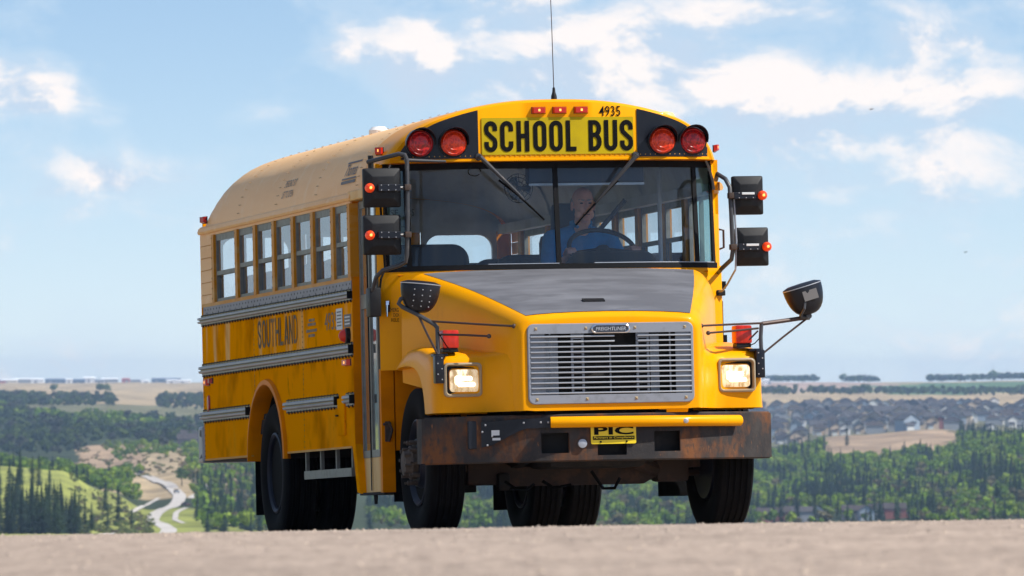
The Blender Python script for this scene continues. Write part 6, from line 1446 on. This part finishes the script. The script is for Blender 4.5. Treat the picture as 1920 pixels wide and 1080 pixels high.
# ------------------------------------------------ sheds on the left horizon
SH = [mat('shed_' + n, c, .6) for n, c in (('white', (.86, .86, .86)), ('blue', (.13, .17, .24)), ('red', (.42, .13, .13)), ('grey', (.30, .32, .35)), ('cream', (.66, .60, .50)))]
def shed(px, d, w, h, dep, wm, rm, lb, name='warehouse'):
    x, y = at(px, d); r = empty(name, (x, y, gz(x, y))); tag(r, lb, 'building' if name != 'storage_tank' else 'tank')
    MB().box(-w / 2, w / 2, -dep / 2, dep / 2, -2, h).build('wall', wm, r)
    MB().add([(-w / 2 - .4, -dep / 2 - .5, h + .02), (w / 2 + .4, -dep / 2 - .5, h + .02), (w / 2 + .4, 0, h * 1.35), (-w / 2 - .4, 0, h * 1.35), (w / 2 + .4, dep / 2 + .5, h + .02), (-w / 2 - .4, dep / 2 + .5, h + .02)], [(0, 1, 2, 3), (3, 2, 4, 5), (0, 3, 5), (1, 4, 2)]).build('roof', rm, r)
    for k in range(max(1, int(w / 22))): MB().box(-w / 2 + 6 + 20 * k, -w / 2 + 10 + 20 * k, -dep / 2 - .1, -dep / 2 - .02, 0, min(4.2, h * .7)).build('shed_door', SH[3], r)
    return r
for px, d, w, h, wi, ri, lb in ((-8, 12900, 30, 5.5, 2, 3, 'dull red shed at the far left of the horizon'), (18, 13000, 26, 7, 4, 0, 'cream shed beside the red one on the left horizon'), (48, 13100, 34, 8, 3, 0, 'long white-roofed warehouse on the left horizon'), (70, 13000, 20, 8.5, 0, 0, 'white warehouse left of the big blue shed'), (104, 12800, 31, 9, 1, 1, 'big dark blue shed on the left horizon'),
                                (128, 12900, 13, 7, 0, 0, 'small white shed right of the big blue one'), (148, 12800, 19, 8, 1, 1, 'dark blue shed in the middle of the horizon buildings'), (168, 12900, 18, 10, 0, 0, 'tallest white warehouse on the left horizon'), (187, 12800, 15, 7, 3, 3, 'grey shed right of the tallest white warehouse'), (206, 12900, 26, 8, 3, 0, 'grey warehouse with bright white roof on the horizon'),
                                (236, 12800, 12, 8, 2, 2, 'narrow red shed on the left horizon'), (256, 12900, 26, 6, 3, 3, 'low grey shed between the red shed and the wide blue roof'), (272, 12700, 12, 6, 0, 0, 'small white building below the wide blue roof'), (312, 12900, 46, 9, 1, 1, 'wide dark blue shed nearest the bus tail'), (322, 12600, 16, 6.5, 0, 0, 'white shed in front of the wide blue one'), (345, 12600, 20, 6.5, 0, 0, 'white shed nearest the bus tail on the horizon'),
                                (1437, 11500, 8, 9, 0, 0, 'white farm building on the horizon right of the bus')):
    shed(px, d, w, h * .68, 16, SH[wi], SH[ri], lb)

# ------------------------------------------------ cars on the valley road
CARM = [mat('car_' + n, c, .3, coat=.6) for n, c in (('grey', (.22, .24, .27)), ('dark_red', (.09, .025, .025)), ('white', (.8, .8, .8)))]
MTY = M['rubber']; MGL = mat('car_glass', (.02, .025, .03), .1)
def car(px, d, m, lb, rot=0, L=4.6, tall=0, cat='car', name='car'):
    x, y = at(px, d); r = empty(name, (x, y, gz(x, y) + .2)); r.rotation_euler = (0, 0, rot); tag(r, lb, cat)
    w = .92; prof = [(-L / 2, .35), (-L / 2, .75), (-L / 2 + .15, .88), (-L * .22, .98), (L * .36, 1.0), (L / 2, .95), (L / 2, .35)]
    b = MB(); b.grid([[(s * w * f, y_, z_) for y_, z_ in prof] for s, f in ((-1, .96), (-1, 1), (1, 1), (1, .96))]); b.ngon([(-w * .96, y_, z_) for y_, z_ in prof]); b.ngon([(w * .96, y_, z_) for y_, z_ in prof]); b.build('body', m, r, True, 30)
    c = [(-L * .20, .97), (-L * .06, 1.45 + tall), (L * .26, 1.47 + tall), (L * .40, .99)]
    b = MB(); b.grid([[(s * f, y_, z_) for (y_, z_), f in zip(c, (.86, .68, .68, .84))] for s in (-1, 1)]); b.ngon([(-f, y_, z_) for (y_, z_), f in zip(c, (.86, .68, .68, .84))]); b.ngon([(f, y_, z_) for (y_, z_), f in zip(c, (.86, .68, .68, .84))]); b.build('cabin_glass', MGL, r)
    MB().box(-.68, .68, -L * .05, L * .25, 1.462 + tall, 1.50 + tall).build('roof', m, r)
    for sx in (-1, 1):
        for yy in (-L * .30, L * .30):
            o = MB().lathe([(.001, -.1), (.32, -.1), (.33, 0), (.32, .1), (.001, .1)], lambda u, v, a: (sx * .84 + a, yy + u, .32 + v), 14).build('wheel', MTY, r, True)
    return r
car(331, 3660, CARM[0], 'grey car driving up the winding valley road', .25); car(348, 3430, CARM[1], 'dark red car beside the bend of the winding road', .5)
car(266, 4150, CARM[2], 'white van at the top end of the winding road', 1.2, 5.6, .9, 'van', 'van')
# ------------------------------------------------ two birds high over the road
MBIRD = mat('bird_dark', (.03, .028, .026), .8)
for px, py, d, lb in ((1633, 205, 260, 'small dark bird high in the sky right of the bus'), (1810, 473, 320, 'small dark bird low in the sky at the right edge')):
    x, y = at(px, d); r = empty('bird', (x, y, CAM_Z + (715 - py) / FPX * d)); tag(r, lb, 'bird'); 
    b = MB().lathe([(.001, -.06), (.012, -.05), (.018, 0), (.012, .05), (.001, .09)], lambda u, v, a: (u + a * .6, a * .8, v), 8); b.build('body', MBIRD, r, True)
    for s in (-1, 1): MB().prism([(0, .02, .0), (s * .05, .03, .03), (s * .10, .0, .015), (s * .05, -.02, .03), (0, -.02, 0)], (0, 0, .004)).build('wing', MBIRD, r)

# ------------------------------------------------ air
HZ = bpy.data.materials.new('haze_air'); HZ.use_nodes = True; nt = HZ.node_tree; nt.nodes.clear()
pv = nt.nodes.new('ShaderNodeVolumePrincipled'); pv.inputs['Color'].default_value = (.50, .71, 1.0, 1); pv.inputs['Density'].default_value = HAZE_DENSITY; pv.inputs['Anisotropy'].default_value = 0.1
om = nt.nodes.new('ShaderNodeOutputMaterial'); nt.links.new(pv.outputs[0], om.inputs['Volume'])
zlo = float(min(verts[:, 2].min(), -5)) - 1.5; xm = float(np.abs(verts[:, 0]).max()) + 50
hz = MB().box(-xm, xm, -80, 14060, zlo, 36).build('haze', HZ); tag(hz, kind='stuff'); hz['label'] = 'thin blue summer haze over the valley'; hz['category'] = 'haze'
